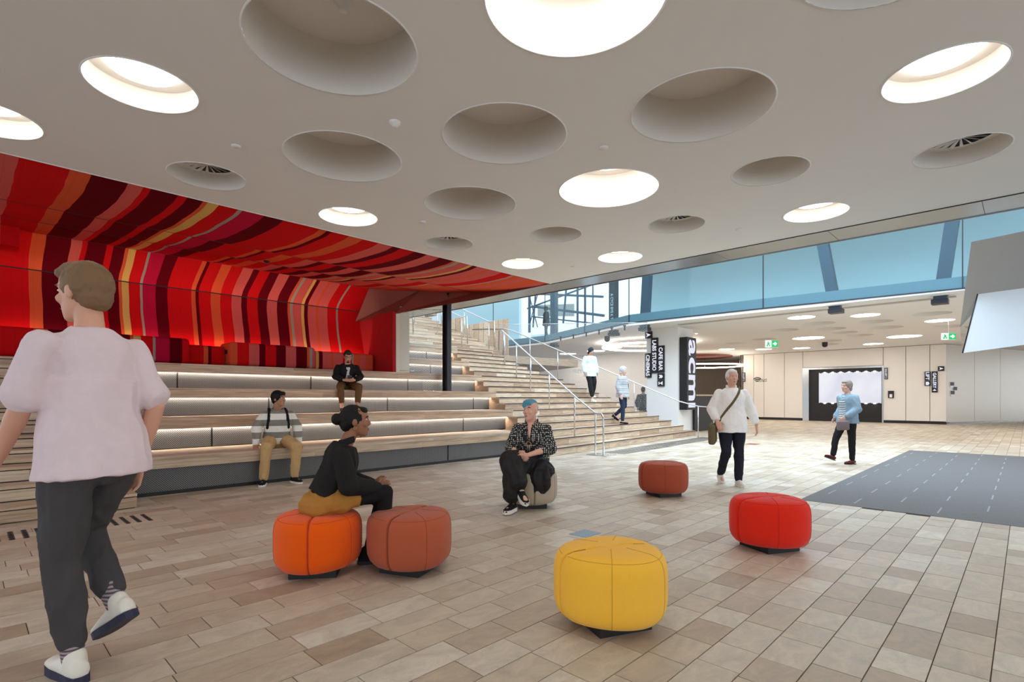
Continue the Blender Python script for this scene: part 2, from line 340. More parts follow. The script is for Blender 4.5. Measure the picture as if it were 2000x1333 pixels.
# main staircase: wide, sheared against the tiers and narrowing upwards
SH = .075
def mainR(y): return 17.25-.80*(y-8.15)
ms = empty('main_staircase', (12.5, 7.6, 0), 'wide pale timber staircase climbing beside the steel handrails', 'stairs')
for i in range(1, 19):
    yn = stepy(i); z0 = stepz(i-1); z1 = stepz(i); xl = stairL(yn)-.02 if i > 3 else 9.02-.05*(3-i)
    yR = yn+SH*(15-9.5); xr = mainR(yR) if i < 14 else mainR(yR)
    ya = yn+SH*(xl-9.5); yb = yn+SH*(xr-9.5)
    kid(MB().prism([(xl+.03, ya+.03), (xr-.02, yb+.03), (xr-.02, yb+.5), (xl+.03, ya+.5)], max(0, z0-.3), z1-.05), 'core', 'black', ms)
    board_run(ms, (xl, ya), (xr, yb), .004, .03, z0+.006, z1-.04, 'riser_board')
    board_run(ms, (xl, ya), (xr, yb), -.006, .355, z1-.036, z1, 'tread_board')
    kid(MB().prism([(xl, ya-.010), (xr, yb-.010), (xr, yb-.004), (xl, ya-.004)], z1-.022, z1+.001), 'nosing_strip', 'steel', ms)
    if i: # end cheeks
        for xx, yy0 in ((xl, ya), (xr-.02, yb)):
            kid(MB().box(xx, xx+.02, yy0+.031, yy0+.5, max(0, z0-.2), z1-.037, rnd(.1, .5)), 'end_board', 'wood', ms)
def upR(y): return 13.75-.33*(y-14.0)
us = empty('upper_staircase', (10, 13.6, 2.8), 'upper timber flight rising behind the black steel post', 'stairs')
for i in range(19, 33):
    yn = stepy(i)+.02; z0 = stepz(i-1); z1 = stepz(i); xl = 5.0; xr = upR(yn+.3)
    ya = yn+SH*(xl-9.5)+.25; yb = yn+SH*(xr-9.5)
    ya = yb
    kid(MB().prism([(xl, ya+.03), (xr-.02, yb+.03), (xr-.02, yb+.45), (xl, ya+.45)], z0-.3, z1-.05), 'core', 'black', us)
    board_run(us, (xl, ya), (xr, yb), .004, .03, z0+.006, z1-.04, 'riser_board')
    board_run(us, (xl, ya), (xr, yb), -.006, .34, z1-.036, z1, 'tread_board')
kid(MB().prism([(5, 18.05), (14.3, 18.4), (14.3, 24), (5, 24)], stepz(32)-.2, stepz(32)), 'landing', 'wood', us)
kid(MB().prism([(13.0, 13.55), (17.5, 13.2), (19.5, 17), (13, 20)], 2.55, 2.83), 'half_landing', 'wood', ms)
bal = empty('timber_balustrade', (13.6, 14.6, 3), 'pale vertical board balustrade wall beside the upper steps', 'balustrade')
for j in range(14):
    a = j/14; b = (j+1)/14-.004; A = Vector((13.98, 13.75)); B = Vector((13.05, 16.5)); p = A.lerp(B, a); q = A.lerp(B, b)
    kid(MB().prism([(p.x, p.y), (p.x+.05, p.y+.02), (q.x+.05, q.y+.02), (q.x, q.y)], 2.85, 4.22-.25*a+(.35 if a > .62 else 0), rnd(.45, .9)), 'board', 'wood', bal)

# ------------------------------------------------------------------ handrails
def rail(name, label, pts, posts, r=.021, base=None):
    t = empty(name, posts[0][0], label, 'handrail'); b = MB().tube(pts, r); kid(b, 'rail', 'chrome', t)
    for a, c in posts: kid(MB().tube([a, c], .018), 'post', 'chrome', t)
    if base: kid(MB().box(*base), 'base_plate', 'chrome', t)
    return t
def mainz(x, y):      # height of the main staircase surface at a plan point
    yy = y-SH*(x-9.5); z = 0
    for i in range(1, 19):
        if yy >= stepy(i): z = stepz(i)
    return z
def slopez(x, y): yy = y-SH*(x-9.5); return max(0, .52/3+(yy-stepy(1))*.475)
A0 = Vector((10.0, 7.05)); Ad = (Vector((12.85, 12.9))-A0).normalized()
def apt(s): return A0+Ad*s
rp = []; posts = []
lp = apt(-.32); 
rp.append((lp.x+.05, lp.y, .02)); rp.append((lp.x-.0, lp.y-.02, .86)); rp.append((lp.x+.02, lp.y+.03, .93)); rp.append((apt(0).x, apt(0).y, .95))
for s in (.9, 2.6, 4.1, 5.4, 6.6):
    p = apt(s); rp.append((p.x, p.y, slopez(p.x, p.y)+.98))
posts.append(((apt(0).x, apt(0).y, .02), (apt(0).x, apt(0).y, .95)))
for s in (1.05, 2.58, 3.95, 5.15, 6.3):
    p = apt(s); posts.append(((p.x, p.y, mainz(p.x, p.y)), (p.x, p.y, slopez(p.x, p.y)+.97)))
pe = apt(6.9); rp.append((pe.x, pe.y, slopez(apt(6.6).x, apt(6.6).y)+1.0)); rp.append((pe.x+.02, pe.y+.03, mainz(pe.x, pe.y)+.02))
rail('stair_handrail', 'steel handrail in the middle of the main staircase, base plate on the floor', rp, posts, base=(9.8, 10.2, 6.62, 7.16, 0.001, .02))
# right-hand rail
B0 = Vector((16.35, 7.55)); B1 = Vector((13.6, 13.2)); Bd = (B1-B0).normalized(); BL = (B1-B0).length
bp = lambda s: B0+Bd*s
rp = [(16.75, 7.2, .02), (16.8, 7.25, .98), (16.35, 7.55, 1.02)]+[(bp(s).x, bp(s).y, slopez(bp(s).x, bp(s).y)+.98) for s in (.6, 2.2, 4, 5.4, BL)]+[(13.9, 13.9, 3.86), (13.5, 15.2, 3.9)]
posts = [((16.35, 7.55, .01), (16.35, 7.55, 1.02))]+[((bp(s).x, bp(s).y, mainz(bp(s).x, bp(s).y)), (bp(s).x, bp(s).y, slopez(bp(s).x, bp(s).y)+.97)) for s in (2.0, 3.4, 4.6, 5.6)]+[((13.9, 13.9, 2.83), (13.9, 13.9, 3.86))]
rail('stair_handrail', 'steel handrail along the mesh side of the main staircase beside the white column', rp, posts)
# upper flight rails
def upz(y): return 2.87+max(0, (y-13.55))*.47
for (x0, y0, x1, y1, lab) in ((11.95, 14.0, 11.0, 18.2, 'steel handrail on the upper steps just right of the black post'), (13.15, 13.9, 12.3, 18.3, 'steel handrail on the upper steps nearest the board balustrade'), (10.0, 14.4, 9.3, 18.2, 'steel handrail on the upper steps seen left of the black post')):
    a = Vector((x0, y0)); b = Vector((x1, y1)); rp = [(x0, y0-.3, upz(y0)+.05), (x0, y0-.28, upz(y0)+1.0)]; posts = []
    for k in range(5):
        p = a.lerp(b, k/4); rp.append((p.x, p.y, upz(p.y)+1.0)); posts.append(((p.x, p.y, upz(p.y)-.15), (p.x, p.y, upz(p.y)+1.0)))
    rail('stair_handrail', lab, rp, posts)
# tactile stud strips
tl = empty('tactile_strip', (.9, 7.0, 0), 'rows of black tactile studs at the foot of the side steps', 'tactile studs')
for k in range(17):
    xx = -.18+k*.097
    b = MB()
    for j in range(7): b.lathe([(.024, 0), (.022, .004), (.013, .006), (0, .006)], (xx, 6.66+j*.062, .0), n=10)
    tag(kid(b, 'stud_row', 'black', tl), kind='stuff')
tr = empty('tactile_strip', (13.5, 7.0, 0), 'band of grey steel tactile studs along the foot of the main staircase', 'tactile studs'); b = MB()
xx = 10.5
while xx < 16.9:
    for j in range(9): b.lathe([(.02, 0), (.017, .005), (0, .005)], (xx, 6.55+SH*(xx-9.5)*.9+j*.072, .001), n=7)
    xx += .072
tag(kid(b, 'stud_field', 'steel', tr), kind='stuff')

# ------------------------------------------------------------------ ceilings with round recesses
CZ = 3.75
R1, R2 = .38, .575
HO = [('e', 1.8, 3.49, R2, .41), ('l', 2.61, 1.99, R2-.02, .41), ('l', .98, 5.01, R1, .17), ('l', .13, 6.56, R1, .17), ('e', 2.71, 5.03, R2, .41), ('e', 3.53, 3.52, R2, .41), ('e', 4.36, 1.99, R2, .41),
      ('l', 5.17, .46, R1, .17), ('v', 1.88, 6.53, R1, .17), ('l', 3.63, 6.61, R1, .17), ('e', 4.47, 5.07, R2, .41), ('l', 5.28, 3.54, R2, .41), ('e', 6.08, 2.0, R1, .3), ('v', 6.91, .47, R1, .17),
      ('v', 5.37, 6.61, R1, .17), ('e', 6.19, 5.08, R1, .3), ('v', 7.02, 3.56, R1, .17), ('l', 7.86, 2.01, R1, .17), ('l', 7.12, 6.63, R1, .17), ('l', 7.97, 5.10, R1, .17), ('e', 3.45, .43, R2, .41),
      ('l', .95, 1.97, R1, .17), ('l', 3.5, -2.5, R2, .41), ('l', -.75, 4.9, R1, .17), ('l', 6.0, -1.1, R1, .17), ('e', 1.8, .45, R2, .41), ('l', -.8, .4, R2, .41), ('e', .1, 3.5, R2, .41)]
def holed(name, outer, holes, z, mat, label):
    cu = bpy.data.curves.new(name, 'CURVE'); cu.dimensions = '2D'; cu.fill_mode = 'FRONT'
    def sp(pts):
        s = cu.splines.new('POLY'); s.points.add(len(pts)-1); s.use_cyclic_u = True
        for p, q in zip(s.points, pts): p.co = (*q, 0, 1)
    sp(outer)
    for x, y, r in holes: sp([(x+r*math.cos(2*math.pi*k/56), y+r*math.sin(2*math.pi*k/56)) for k in range(56)])
    o = bpy.data.objects.new('tmp', cu); COL.objects.link(o); bpy.context.view_layer.update()
    me = bpy.data.meshes.new_from_object(o.evaluated_get(bpy.context.evaluated_depsgraph_get())); bpy.data.objects.remove(o)
    me.materials.clear(); q = link(name, me, mat); q.location.z = z; return tag(q, label, kind='structure')
ceil = holed('ceiling', [(-9, -9), (8.79, -9), (8.79, 7.36), (-9, 7.36)], [(h[1], h[2], h[3]) for h in HO], CZ, 'paint', 'white foyer ceiling punched with round recesses')
fin = {'l': 'glowing', 'e': 'unlit', 'v': 'air-vent'}
def recess(t, x, y, r, dep, cz, i, lab, grp):
    nm = {'l': 'recessed_light', 'e': 'ceiling_recess', 'v': 'ceiling_vent'}[t]
    o = empty(nm, (x, y, cz), lab, {'l': 'ceiling light', 'e': 'ceiling recess', 'v': 'air vent'}[t], grp)
    c = (x, y, cz)
    kid(MB().lathe([(r, 0), (r, dep), (r*.5, dep), (0.001, dep)], c, 48, sharp=True), 'recess_shell', 'recess', o)
    kid(MB().lathe([(r, -.004), (r+.012, -.004), (r+.012, .004)], c, 48), 'rim', 'paint', o)
    if t == 'l':
        rr = r*.62 if dep > .1 else r*.97
        kid(MB().lathe([(0.001, dep-.03), (rr, dep-.03), (rr, dep-.001)], c, 40, sharp=True), 'diffuser', 'lamp' if dep > .1 else 'lamphall', o)
    if t == 'v':
        kid(MB().lathe([(.27, dep-.012), (.31, dep-.012), (.31, dep-.001)], c, 40), 'outer_ring', 'paint', o)
        kid(MB().lathe([(.001, dep-.004), (.27, dep-.004)], c, 40), 'plenum', 'black', o)
        kid(MB().lathe([(.001, dep-.03), (.035, dep-.03), (.035, dep-.004)], c, 20), 'hub', 'paint', o)
        for k in range(20):
            a = 2*math.pi*k/20; d = Vector((math.cos(a), math.sin(a), 0)); n = Vector((-d.y, d.x, 0)); C = Vector(c)
            p = [C+d*.03+n*.004, C+d*.268+n*.028, C+d*.268-n*.004, C+d*.03-n*.002]
            p = [v+Vector((0, 0, dep-(.012 if j in (0, 1) else .028))) for j, v in enumerate(p)]
            kid(MB().slab(*p, .003), 'blade', 'paint', o)
    return o
where = ['above the walking man at the left', 'nearest the camera, cut off by the top edge', 'in the upper left corner', 'cut off by the left edge', 'left of the round recess holding a speaker', 'with a round speaker inside', 'between the two largest lights at the right',
         'in the upper right corner', 'above the red stripes at the left', 'small, near the striped fabric edge', 'in the middle of the ceiling', 'large and deep, above the blue-haired woman', 'above the white-shirted man', 'at the far right',
         'above the black steel post', 'small, right of the vent over the black post', 'beside the metal soffit, centre right', 'nearest the metal soffit at the right', 'smallest, at the corner of the striped canopy', 'small, near the soffit above the mirrored glass',
         'cut off by the top edge at the right', 'out of view at the left', 'out of view behind the camera', 'out of view far left', 'out of view to the right', 'out of view above the camera', 'out of view behind left', 'out of view above left']
for i, h in enumerate(HO):
    o = recess(*h, CZ, i, f"{fin[h[0]]} round {'light' if h[0]=='l' else 'recess' if h[0]=='e' else 'swirl diffuser'} in the foyer ceiling, {where[i]}", 'round recesses of the foyer ceiling')
    if i == 5: kid(MB().lathe([(.001, .385), (.07, .385), (.085, .40), (.085, .41)], (h[1]-.06, h[2]-.18, CZ), 24), 'speaker_grille', 'paint', o)
    if i == 0: kid(MB().lathe([(.001, .34), (.03, .34), (.035, .37), (.06, .40), (.06, .41)], (h[1]+.1, h[2]+.05, CZ), 20), 'sprinkler', 'white', o)
for k, (px, py, lab) in enumerate(((771, 238, 'white smoke detector on the ceiling between two large recesses'), (461, 285, 'flat white sensor disc on the ceiling above the striped canopy'), (1179, 288, 'flat white sensor disc above the deep glowing recess'), (826, 433, 'flat white sensor disc beside the small glowing light'), (1443, 448, 'flat white sensor disc near the metal soffit at right'), (1120, 521, 'flat white sensor disc near the far ceiling corner'))):
    p = W(px, py, z=CZ); prof = [(.001, -.045), (.025, -.045), (.032, -.02), (.05, -.014), (.05, 0)] if k == 0 else [(.001, -.012), (.042, -.012), (.045, 0)]
    tag(MB().lathe(prof, (p.x, p.y, CZ-.001), 24).build('ceiling_sensor', 'paint'), lab, 'sensor', 'ceiling sensors')
# metal soffit along the ceiling edge
sof = empty('trim_1', (9.15, 3, CZ), 'brushed metal soffit strip along the edge of the foyer ceiling', kind='structure')
cuts = [-9, -3, -1.2, .4, 2.1, 3.8, 5.6, 7.4, 9.3, 11.2, 12.9, 14.6]
for a, b in zip(cuts, cuts[1:]): kid(MB().box(8.80, 9.50, a+.003, b-.003, CZ, CZ+.10), 'soffit_panel', 'soffit', sof)
kid(MB().box(8.79, 8.80, -9, 7.36, CZ-.012, CZ+.1), 'shadow_gap', 'black', sof)
kid(MB().box(9.5, 9.52, -9, 14.6, CZ-.012, CZ+.8), 'soffit_edge', 'soffit', sof)

# ------------------------------------------------------------------ striped fabric canopy and wall
wb = empty('wall_back', (3, 12.8, 1.93), 'red striped fabric wall and canopy curving over the seating', kind='structure')
EDGE = [(7.36, 3.75, 8.79), (9.57, 3.84, 8.70), (10.87, 3.96, 7.95), (12.05, 4.09, 7.2)]
LZ = [3.75, 3.905, 4.0, 4.09]
fm = ['fab1', 'fab2', 'fab3']
for i in range(3):
    (ya, za, xa), (yb, zb, xb) = EDGE[i], EDGE[i+1]; b = MB(); n = 12; rows = 8; V = []
    for j in range(rows+1):
        f = j/rows; f = (f+.003 if j == 0 and i else f); f = min(f, 1)
        for k in range(n+1):
            u = k/n; x1 = xa+(xb-xa)*f; x = -4+(x1+4)*u; yv = ya+(yb-ya)*f
            z = (LZ[i]*(1-u)+za*u)*(1-f)+(LZ[i+1]*(1-u)+zb*u)*f
            z -= .05*math.sin(math.pi*f)*(1 if i == 0 else .5)
            if i == 0 and j == 0: z = CZ+.03
            V.append((x, yv+(.004 if j == 0 else (-.004 if j == rows else 0)), z))
    fs = [(j*(n+1)+k, (j+1)*(n+1)+k, (j+1)*(n+1)+k+1, j*(n+1)+k+1) for j in range(rows) for k in range(n)]
    kid(b.poly(V, fs, smooth=True), 'canopy_panel', fm[i], wb)
for (yv, zv, xv), lz in zip(EDGE[1:], LZ[1:]):
    kid(MB().tube([(-4, yv, lz+.004), (xv, yv, zv+.004)], .009, 5), 'painted_seam_shadow', 'black', wb)  # black tubes stand in for the shade in the canopy folds
kid(MB().box(-4, 7.4, 12.745, 12.78, 3.573, 3.592), 'painted_seam_shadow', 'black', wb)  # black strip standing in for shade along the wall seam
kid(MB().box(-9, 8.79, 7.345, 7.358, CZ-.006, CZ+.25), 'canopy_edge_trim', 'paint', wb)
for seg, nm in (([(12.5, 1.93), (12.52, 2.4), (12.62, 2.75), (12.72, 3.1), (12.76, 3.35), (12.75, 3.575)], 'wall_panel'), ([(12.75, 3.59), (12.66, 3.70), (12.42, 3.86), (12.05, 4.09)], 'wall_panel')):
    b = MB(); n = 10; V = [(-4+11.42*k/n, y, z) for y, z in seg for k in range(n+1)]
    kid(b.poly(V, [(j*(n+1)+k, (j+1)*(n+1)+k, (j+1)*(n+1)+k+1, j*(n+1)+k+1) for j in range(len(seg)-1) for k in range(n)], smooth=True), nm, 'fabw', wb)
kid(MB().poly([(-4, 12.9, 1.9), (7.3, 12.9, 1.9), (7.3, 12.9, 4.1), (-4, 12.9, 4.1)], [(0, 1, 2, 3)]), 'backing', 'black', wb)
kid(MB().poly([(-4, 7.36, 4.3), (8.8, 7.36, 4.3), (8.8, 13, 4.3), (-4, 13, 4.3)], [(3, 2, 1, 0)]), 'canopy_backing', 'black', wb)
# felt bulkhead at far left
kid(MB().box(-3, .62, 11.6, 12.7, 3.72, 4.06), 'felt_bulkhead', 'fabw', wb)
# red side wall, cream pier
sw = empty('wall_side', (7.3, 12, 1.93), 'plain red felt side wall at the end of the seating', kind='structure')
for a, b_ in ((11.20, 11.55), (11.556, 12.1), (12.106, 12.75)):
    kid(MB().box(7.34, 7.42, a, b_, 1.93, 3.42), 'felt_panel', 'redplain', sw)
kid(MB().box(7.336, 7.34, 11.4, 11.75, 2.2, 2.55), 'hatch', 'redplain', sw)
tag(MB().box(7.43, 7.82, 11.19, 11.6, 1.93, 3.37).build('pier', 'cream'), 'cream painted pier between the red wall and the mesh screen', 'pier')
# brown bulkhead face
bb = empty('brown_bulkhead', (8, 10, 3.5), 'dark brown painted bulkhead between the striped canopy and the metal soffit', 'bulkhead')
BOT = [(8.79, 7.36, 3.745), (8.35, 9.2, 3.60), (7.42, 11.19, 3.38), (7.20, 12.75, 3.31)]
TOP = [(8.79, 7.36, 3.76), (8.70, 9.57, 3.88), (7.95, 10.87, 4.0), (7.2, 12.05, 4.12)]
kid(MB().poly(TOP+BOT, [(0, 4, 5, 1), (1, 5, 6, 2), (2, 6, 7, 3)]), 'face', 'brown', bb)
kid(MB().poly(BOT+[(8.795, 13.0, 3.74), (8.795, 9.2, 3.745), (8.795, 11.19, 3.745)], [(0, 5, 1), (1, 5, 6, 2), (2, 6, 4, 3)]), 'underside', 'brown', bb)
for px0, px1, mtl in ((853, 862, 'black'), (865, 877, 'brown')):
    for r_ in range(4):
        p = [W(x_, y_, X=8.27) for x_, y_ in ((px0, 567+r_*6), (px1, 566+r_*6), (px1, 571+r_*6), (px0, 572+r_*6))]
        kid(MB().slab(p[3], p[2], p[1], p[0], .01), 'vent_slot', 'black', bb)
# black steel post and mesh screen
sp_ = empty('steel_post', (8.86, 10.98, 1.46), 'black steel section post standing on the third tier', 'post')
kid(MB().box(8.79, 8.93, 10.88, 10.90, 1.46, CZ), 'flange', 'steel', sp_); kid(MB().box(8.79, 8.93, 11.06, 11.08, 1.46, CZ), 'flange', 'steel', sp_)
kid(MB().box(8.85, 8.87, 10.90, 11.06, 1.46, CZ), 'web', 'steel', sp_)
kid(MB().box(8.72, 9.0, 10.84, 11.12, 1.46, 1.475), 'base_plate', 'steel', sp_)
def meshscreen(name, label, quads, frame=True):
    t = empty(name, quads[0][0], label, 'mesh screen')
    for q in quads:
        a, b, c, d = map(Vector, q); m = MB().poly([(0, 0, 0), ((b-a).length, 0, 0), ((b-a).length, 0, (c-b).z), (0, 0, (d-a).z)], [(0, 1, 2, 3)])
        if abs((b-a).z) > .01:
            m = MB(); h = Vector((b.x-a.x, b.y-a.y, 0)).length; m.poly([(0, 0, 0), (h, 0, (b-a).z), (h, 0, (c-a).z), (0, 0, (d-a).z)], [(0, 1, 2, 3)])
        o = m.build('mesh_panel', 'mesh', t); o.location = a-t.location; o.rotation_euler = (0, 0, math.atan2(b.y-a.y, b.x-a.x))
        kid(MB().tube([a, b], .008, 6), 'edge_cable', 'chrome', t)
        if frame: kid(MB().tube([d, c], .008, 6), 'edge_cable', 'chrome', t)
    return t
meshscreen('mesh_screen', 'steel cable mesh screen between cream pier and black post', [[(7.5, 11.14, 1.97), (8.18, 11.14, 1.97), (8.18, 11.14, 3.55), (7.5, 11.14, 3.55)], [(8.18, 11.12, 1.47), (8.78, 11.12, 1.47), (8.78, 11.12, 3.62), (8.18, 11.12, 3.55)]])
rq = []
ys = [9.35, 10.4, 11.45, 12.5, 13.4]
for a, b_ in zip(ys, ys[1:]):
    xa, xb = mainR(a)+.04, mainR(b_)+.04
    rq.append([(xa, a, mainz(xa-.1, a)+.02), (xb, b_, mainz(xb-.1, b_)+.02), (xb, b_, 3.88), (xa, a, 3.88)])
meshscreen('mesh_screen', 'tall cable mesh screen along the right side of the main staircase', rq)
# banquette seats
bq = [(-3.0, 3.07, 11.72, 2.45, 'left striped banquette block hidden partly by the walking man'), (3.075, 3.78, 11.95, 2.36, 'short low banquette link between two higher striped blocks'), (3.785, 5.62, 11.72, 2.45, 'striped banquette block with a socket on its end'), (5.625, 7.28, 11.95, 2.40, 'right-hand striped banquette behind the seated man with phone')]
def rbox(x0, x1, y0, y1, z0, z1, r, n=4):
    me = bpy.data.meshes.new('rb'); bm = bmesh.new(); bmesh.ops.create_cube(bm, size=1)
    for v in bm.verts: v.co = Vector(((x0+x1)/2+v.co.x*(x1-x0), (y0+y1)/2+v.co.y*(y1-y0), (z0+z1)/2+v.co.z*(z1-z0)))
    bmesh.ops.bevel(bm, geom=bm.edges[:], offset=r, segments=n, profile=.5, affect='EDGES'); 
    for f in bm.faces: f.smooth = True
    bm.to_mesh(me); bm.free(); return me
def kidme(me, name, mat, par):
    o = link(name, me, mat, par); o.matrix_parent_inverse = Matrix.LocRotScale(par.location, par.rotation_euler, None).inverted(); return o
for x0, x1, y0, zt, lab in bq:
    t = empty('banquette', ((x0+x1)/2, y0, 1.93), lab, 'seat', 'striped banquette seats')
    kidme(rbox(x0, x1, y0, 12.36, 1.965, zt, .07), 'cushion', 'fabw2', t)
    kid(MB().box(x0+.05, x1-.05, y0+.08, 12.5, 1.931, 1.98), 'plinth', 'black', t)
    if abs(x0-3.785) < .01:
        for k in range(2): kid(MB().box(x0-.004, x0+.02, 11.86+k*.09, 11.93+k*.09, 2.2, 2.29), 'socket', 'black', t)
tag(MB().box(.3, 7.1, 12.38, 12.41, 2.20, 2.215).build('wall_led_strip', 'led2'), 'warm light strip glowing up the striped fabric wall', 'light strip')
p = W(521, 508, z=4.0)
for px, py, lab in ((521, 508, 'black dome camera under the striped canopy'), (540, 499, 'small black sensor under the striped canopy')):
    p = W(px, py, z=3.93)
    tag(MB().lathe([(.001, -.09), (.04, -.08), (.06, -.05), (.07, -.03), (.075, 0)] if px == 521 else [(.001, -.02), (.06, -.02), (.06, .03)], (p.x, p.y, 3.96), 20).build('dome_camera', 'black'), lab, 'camera')

# ------------------------------------------------------------------ atrium glass and upper level
GP = [(17.35, -6.0), (17.06, 1.13), (16.72, 5.69), (16.62, 10.26), (17.95, 13.2), (19.4, 16.6), (19.7, 20.5), (20, 25)]
w1 = empty('window_1', (16.7, 5, 4), 'long teal glass band of the upper level across the atrium', kind='structure')
ul = empty('wall_upper', (17.5, 5, 4), 'slab edge and white walls of the upper level', kind='structure')
for a, b in zip(GP, GP[1:]):
    a = Vector(a); b = Vector(b); d = (b-a).normalized(); n = Vector((d.y, -d.x)); g = d*.012
    p, q = a+g, b-g
    kid(MB().prism([(p.x, p.y), (p.x+n.x*.012, p.y+n.y*.012), (q.x+n.x*.012, q.y+n.y*.012), (q.x, q.y)], 4.0, 7.6), 'pane', 'glass', w1)
    kid(MB().box(a.x-.012, a.x+.012, a.y-.012, a.y+.012, 4.0, 7.6), 'joint', 'steel', w1)
    def strip(o0, o1, z0, z1, nm, mtl): 
        kid(MB().prism([(a.x+n.x*o0, a.y+n.y*o0), (a.x+n.x*o1, a.y+n.y*o1), (b.x+n.x*o1, b.y+n.y*o1), (b.x+n.x*o0, b.y+n.y*o0)], z0, z1), nm, mtl, ul)
    strip(.02, .10, 4.0, 4.28, 'floor_edge_band', 'bandsteel'); strip(-.03, .10, 3.965, 3.995, 'bottom_channel', 'steel'); strip(.0, .16, 3.88, 3.964, 'slab_edge', 'paint')
kid(MB().box(19.7, 19.9, -9, 11.4, 4.0, 9.0), 'upper_wall', 'teal', ul)
kid(MB().prism([(17.7, -9), (50, -9), (50, 30), (20.3, 30), (19.8, 16.6), (16.95, 10.3), (17.1, 5)], 4.02, 4.22), 'upper_floor', 'paint', ul)
kid(MB().prism([(21.6, 20.2), (22.4, 30), (22.2, 30), (21.4, 20.2)], 4.2, 9), 'upper_wall', 'teal', ul)
kid(MB().prism([(5, 25), (22, 27), (22, 27.2), (5, 25.2)], 2, 9), 'upper_wall', 'teal', ul)
kid(MB().box(4.8, 5.0, 13, 25, 2, 9), 'upper_wall', 'teal', ul)
cols = [((1075, 668), (1071, 545), 'slanted blue steel column at the left end of the glass band'), ((1190, 645), (1186, 520), None), ((1254, 634), (1266, 470), 'blue steel column behind the glass above the wayfinding signs'), ((1622, 594), (1598, 430), 'blue steel column leaning left behind the glass band'), ((1838, 572), (1868, 400), 'blue steel column leaning right behind the glass band')]
for (bx, by), (tx, ty), lab in cols:
    if lab is None: lab = 'dark column with small white vertical lettering behind the glass'
    # on the glass line, just behind it
    best = None
    for a, b in zip(GP, GP[1:]):
        for k in range(20):
            p = Vector(a).lerp(Vector(b), k/20); u = proj((p.x, p.y, 4))[0]
            if best is None or abs(u-bx) < best[0]: best = (abs(u-bx), p)
    p = best[1]; r_ = (tx-1000)/F; X2 = p.x+.25; Y2 = X2/(SA*r_+CA)*(SA-CA*r_) if abs(tx-bx) > 6 else p.y
    t = empty('steel_column', (p.x+.25, p.y, 3.7), lab, 'column'); s_ = .14; Dq = 7.4
    zt = 5.9; dy = (Y2-p.y)
    A = [(p.x+.16+i*.25, p.y-s_+dy*(-.0)+j*2*s_) for i, j in ((0, 0), (1, 0), (1, 1), (0, 1))]
    k2 = (7.6-3.72)/(zt-4.0)
    V = [(x, y, 3.72) for x, y in A]+[(x, y+dy*k2*.7, 7.6) for x, y in A]
    mtl = 'steel' if 'lettering' in lab else 'bluesteel'
    kid(MB().poly(V, [(3, 2, 1, 0), (4, 5, 6, 7), (0, 1, 5, 4), (1, 2, 6, 5), (2, 3, 7, 6), (3, 0, 4, 7)]), 'shaft', mtl, t)
    kid(MB().box(p.x+.13, p.x+.45, p.y-s_-.03, p.y+s_+.03, 3.68, 3.80), 'foot', 'steel', t)
    if mtl == 'steel': LETCOL = t, (p.x+.155, p.y)
kid(MB().prism([(16.5, -9), (50, -9), (50, 12), (19, 12), (16.5, 10.4)], 6.5, 6.7), 'unseen_shade_roof', 'paint', ul)  # added unseen roof, placed to keep skylight off the upper wall
# facade window with trusses beyond the glass
w2 = empty('window_2', (25, 17, 4), 'bright facade window with steel framing beyond the glass band', kind='structure')
def bar(p0, p1, X, r, mtl='steel', nm='mullion'): kid(MB().tube([W(*p0, X=X), W(*p1, X=X)], r, 6), nm, mtl, w2)
for p0, p1, r in (((1034, 560), (1034, 650), .16), ((1047, 560), (1041, 640), .10), ((1108, 540), (1100, 632), .11), ((1128, 545), (1128, 640), .12), ((1143, 545), (1143, 640), .10), ((1158, 545), (1158, 640), .08), ((1040, 574), (1178, 580), .12), ((1040, 599), (1180, 617), .14), ((1040, 619), (1178, 634), .08), ((1030, 603), (1185, 546), .10), ((1033, 575), (1050, 640), .06), ((1050, 575), (1033, 640), .06)):
    bar(p0, p1, 25.0, r*.55, 'bluesteel')
kid(MB().box(26.6, 26.8, 10, 24, 4.2, 5.5), 'parapet', 'teal', w2)
kid(MB().slab(W(1050, 596, X=27), W(1120, 594, X=27), W(1120, 618, X=27), W(1050, 618, X=27), .1), 'distant_roof', 'bulkgrey', w2)
# ------------------------------------------------------------------ lower hall beyond the atrium
FH = [('l', 18.9, 5.25, .4), ('l', 19.8, 3.66, .4), ('l', 22.93, 2.11, .41), ('l', 25.71, 6.86, .62), ('l', 27.85, 3.75, .62), ('l', 28.56, 11.6, .41), ('l', 29.95, 10.17, .41), ('l', 30.69, 8.52, .41), ('l', 30.69, 5.35, .42),
      ('e', 20.84, 5.22, .5), ('e', 21.69, 3.7, .5), ('e', 23.75, 3.75, .55), ('e', 22.75, 5.3, .5), ('e', 24.4, 5.2, .45), ('e', 21.96, 6.69, .5), ('e', 24.79, 8.4, .5), ('e', 25.71, 10.02, .5), ('e', 27.55, 6.48, .5), ('e', 26.0, 5.0, .5), ('e', 20.85, 2.11, .5), ('e', 29.2, 6.9, .45), ('e', 25.0, 2.0, .5), ('l', 24, -1.5, .6), ('l', 28, .3, .5), ('l', 20.5, -1.0, .6), ('l', 28, -3.5, .6), ('l', 22, -5, .6), ('l', 23.5, 15.5, .5), ('l', 24.6, 17.3, .5), ('l', 25.0, 19.6, .5), ('l', 34.5, 18, .4), ('e', 23.3, 11.0, .4)]  # last lit entries are added fill lights, brightening the hall and cafe
LZC = 3.9
holed('ceiling_hall', [(16.9, -9), (50, -9), (50, 30), (20, 30), (19.55, 16.6), (16.72, 10.3), (16.82, 5.7)], [h[1:] for h in FH], LZC, 'paint', 'white lower ceiling of the far hall')
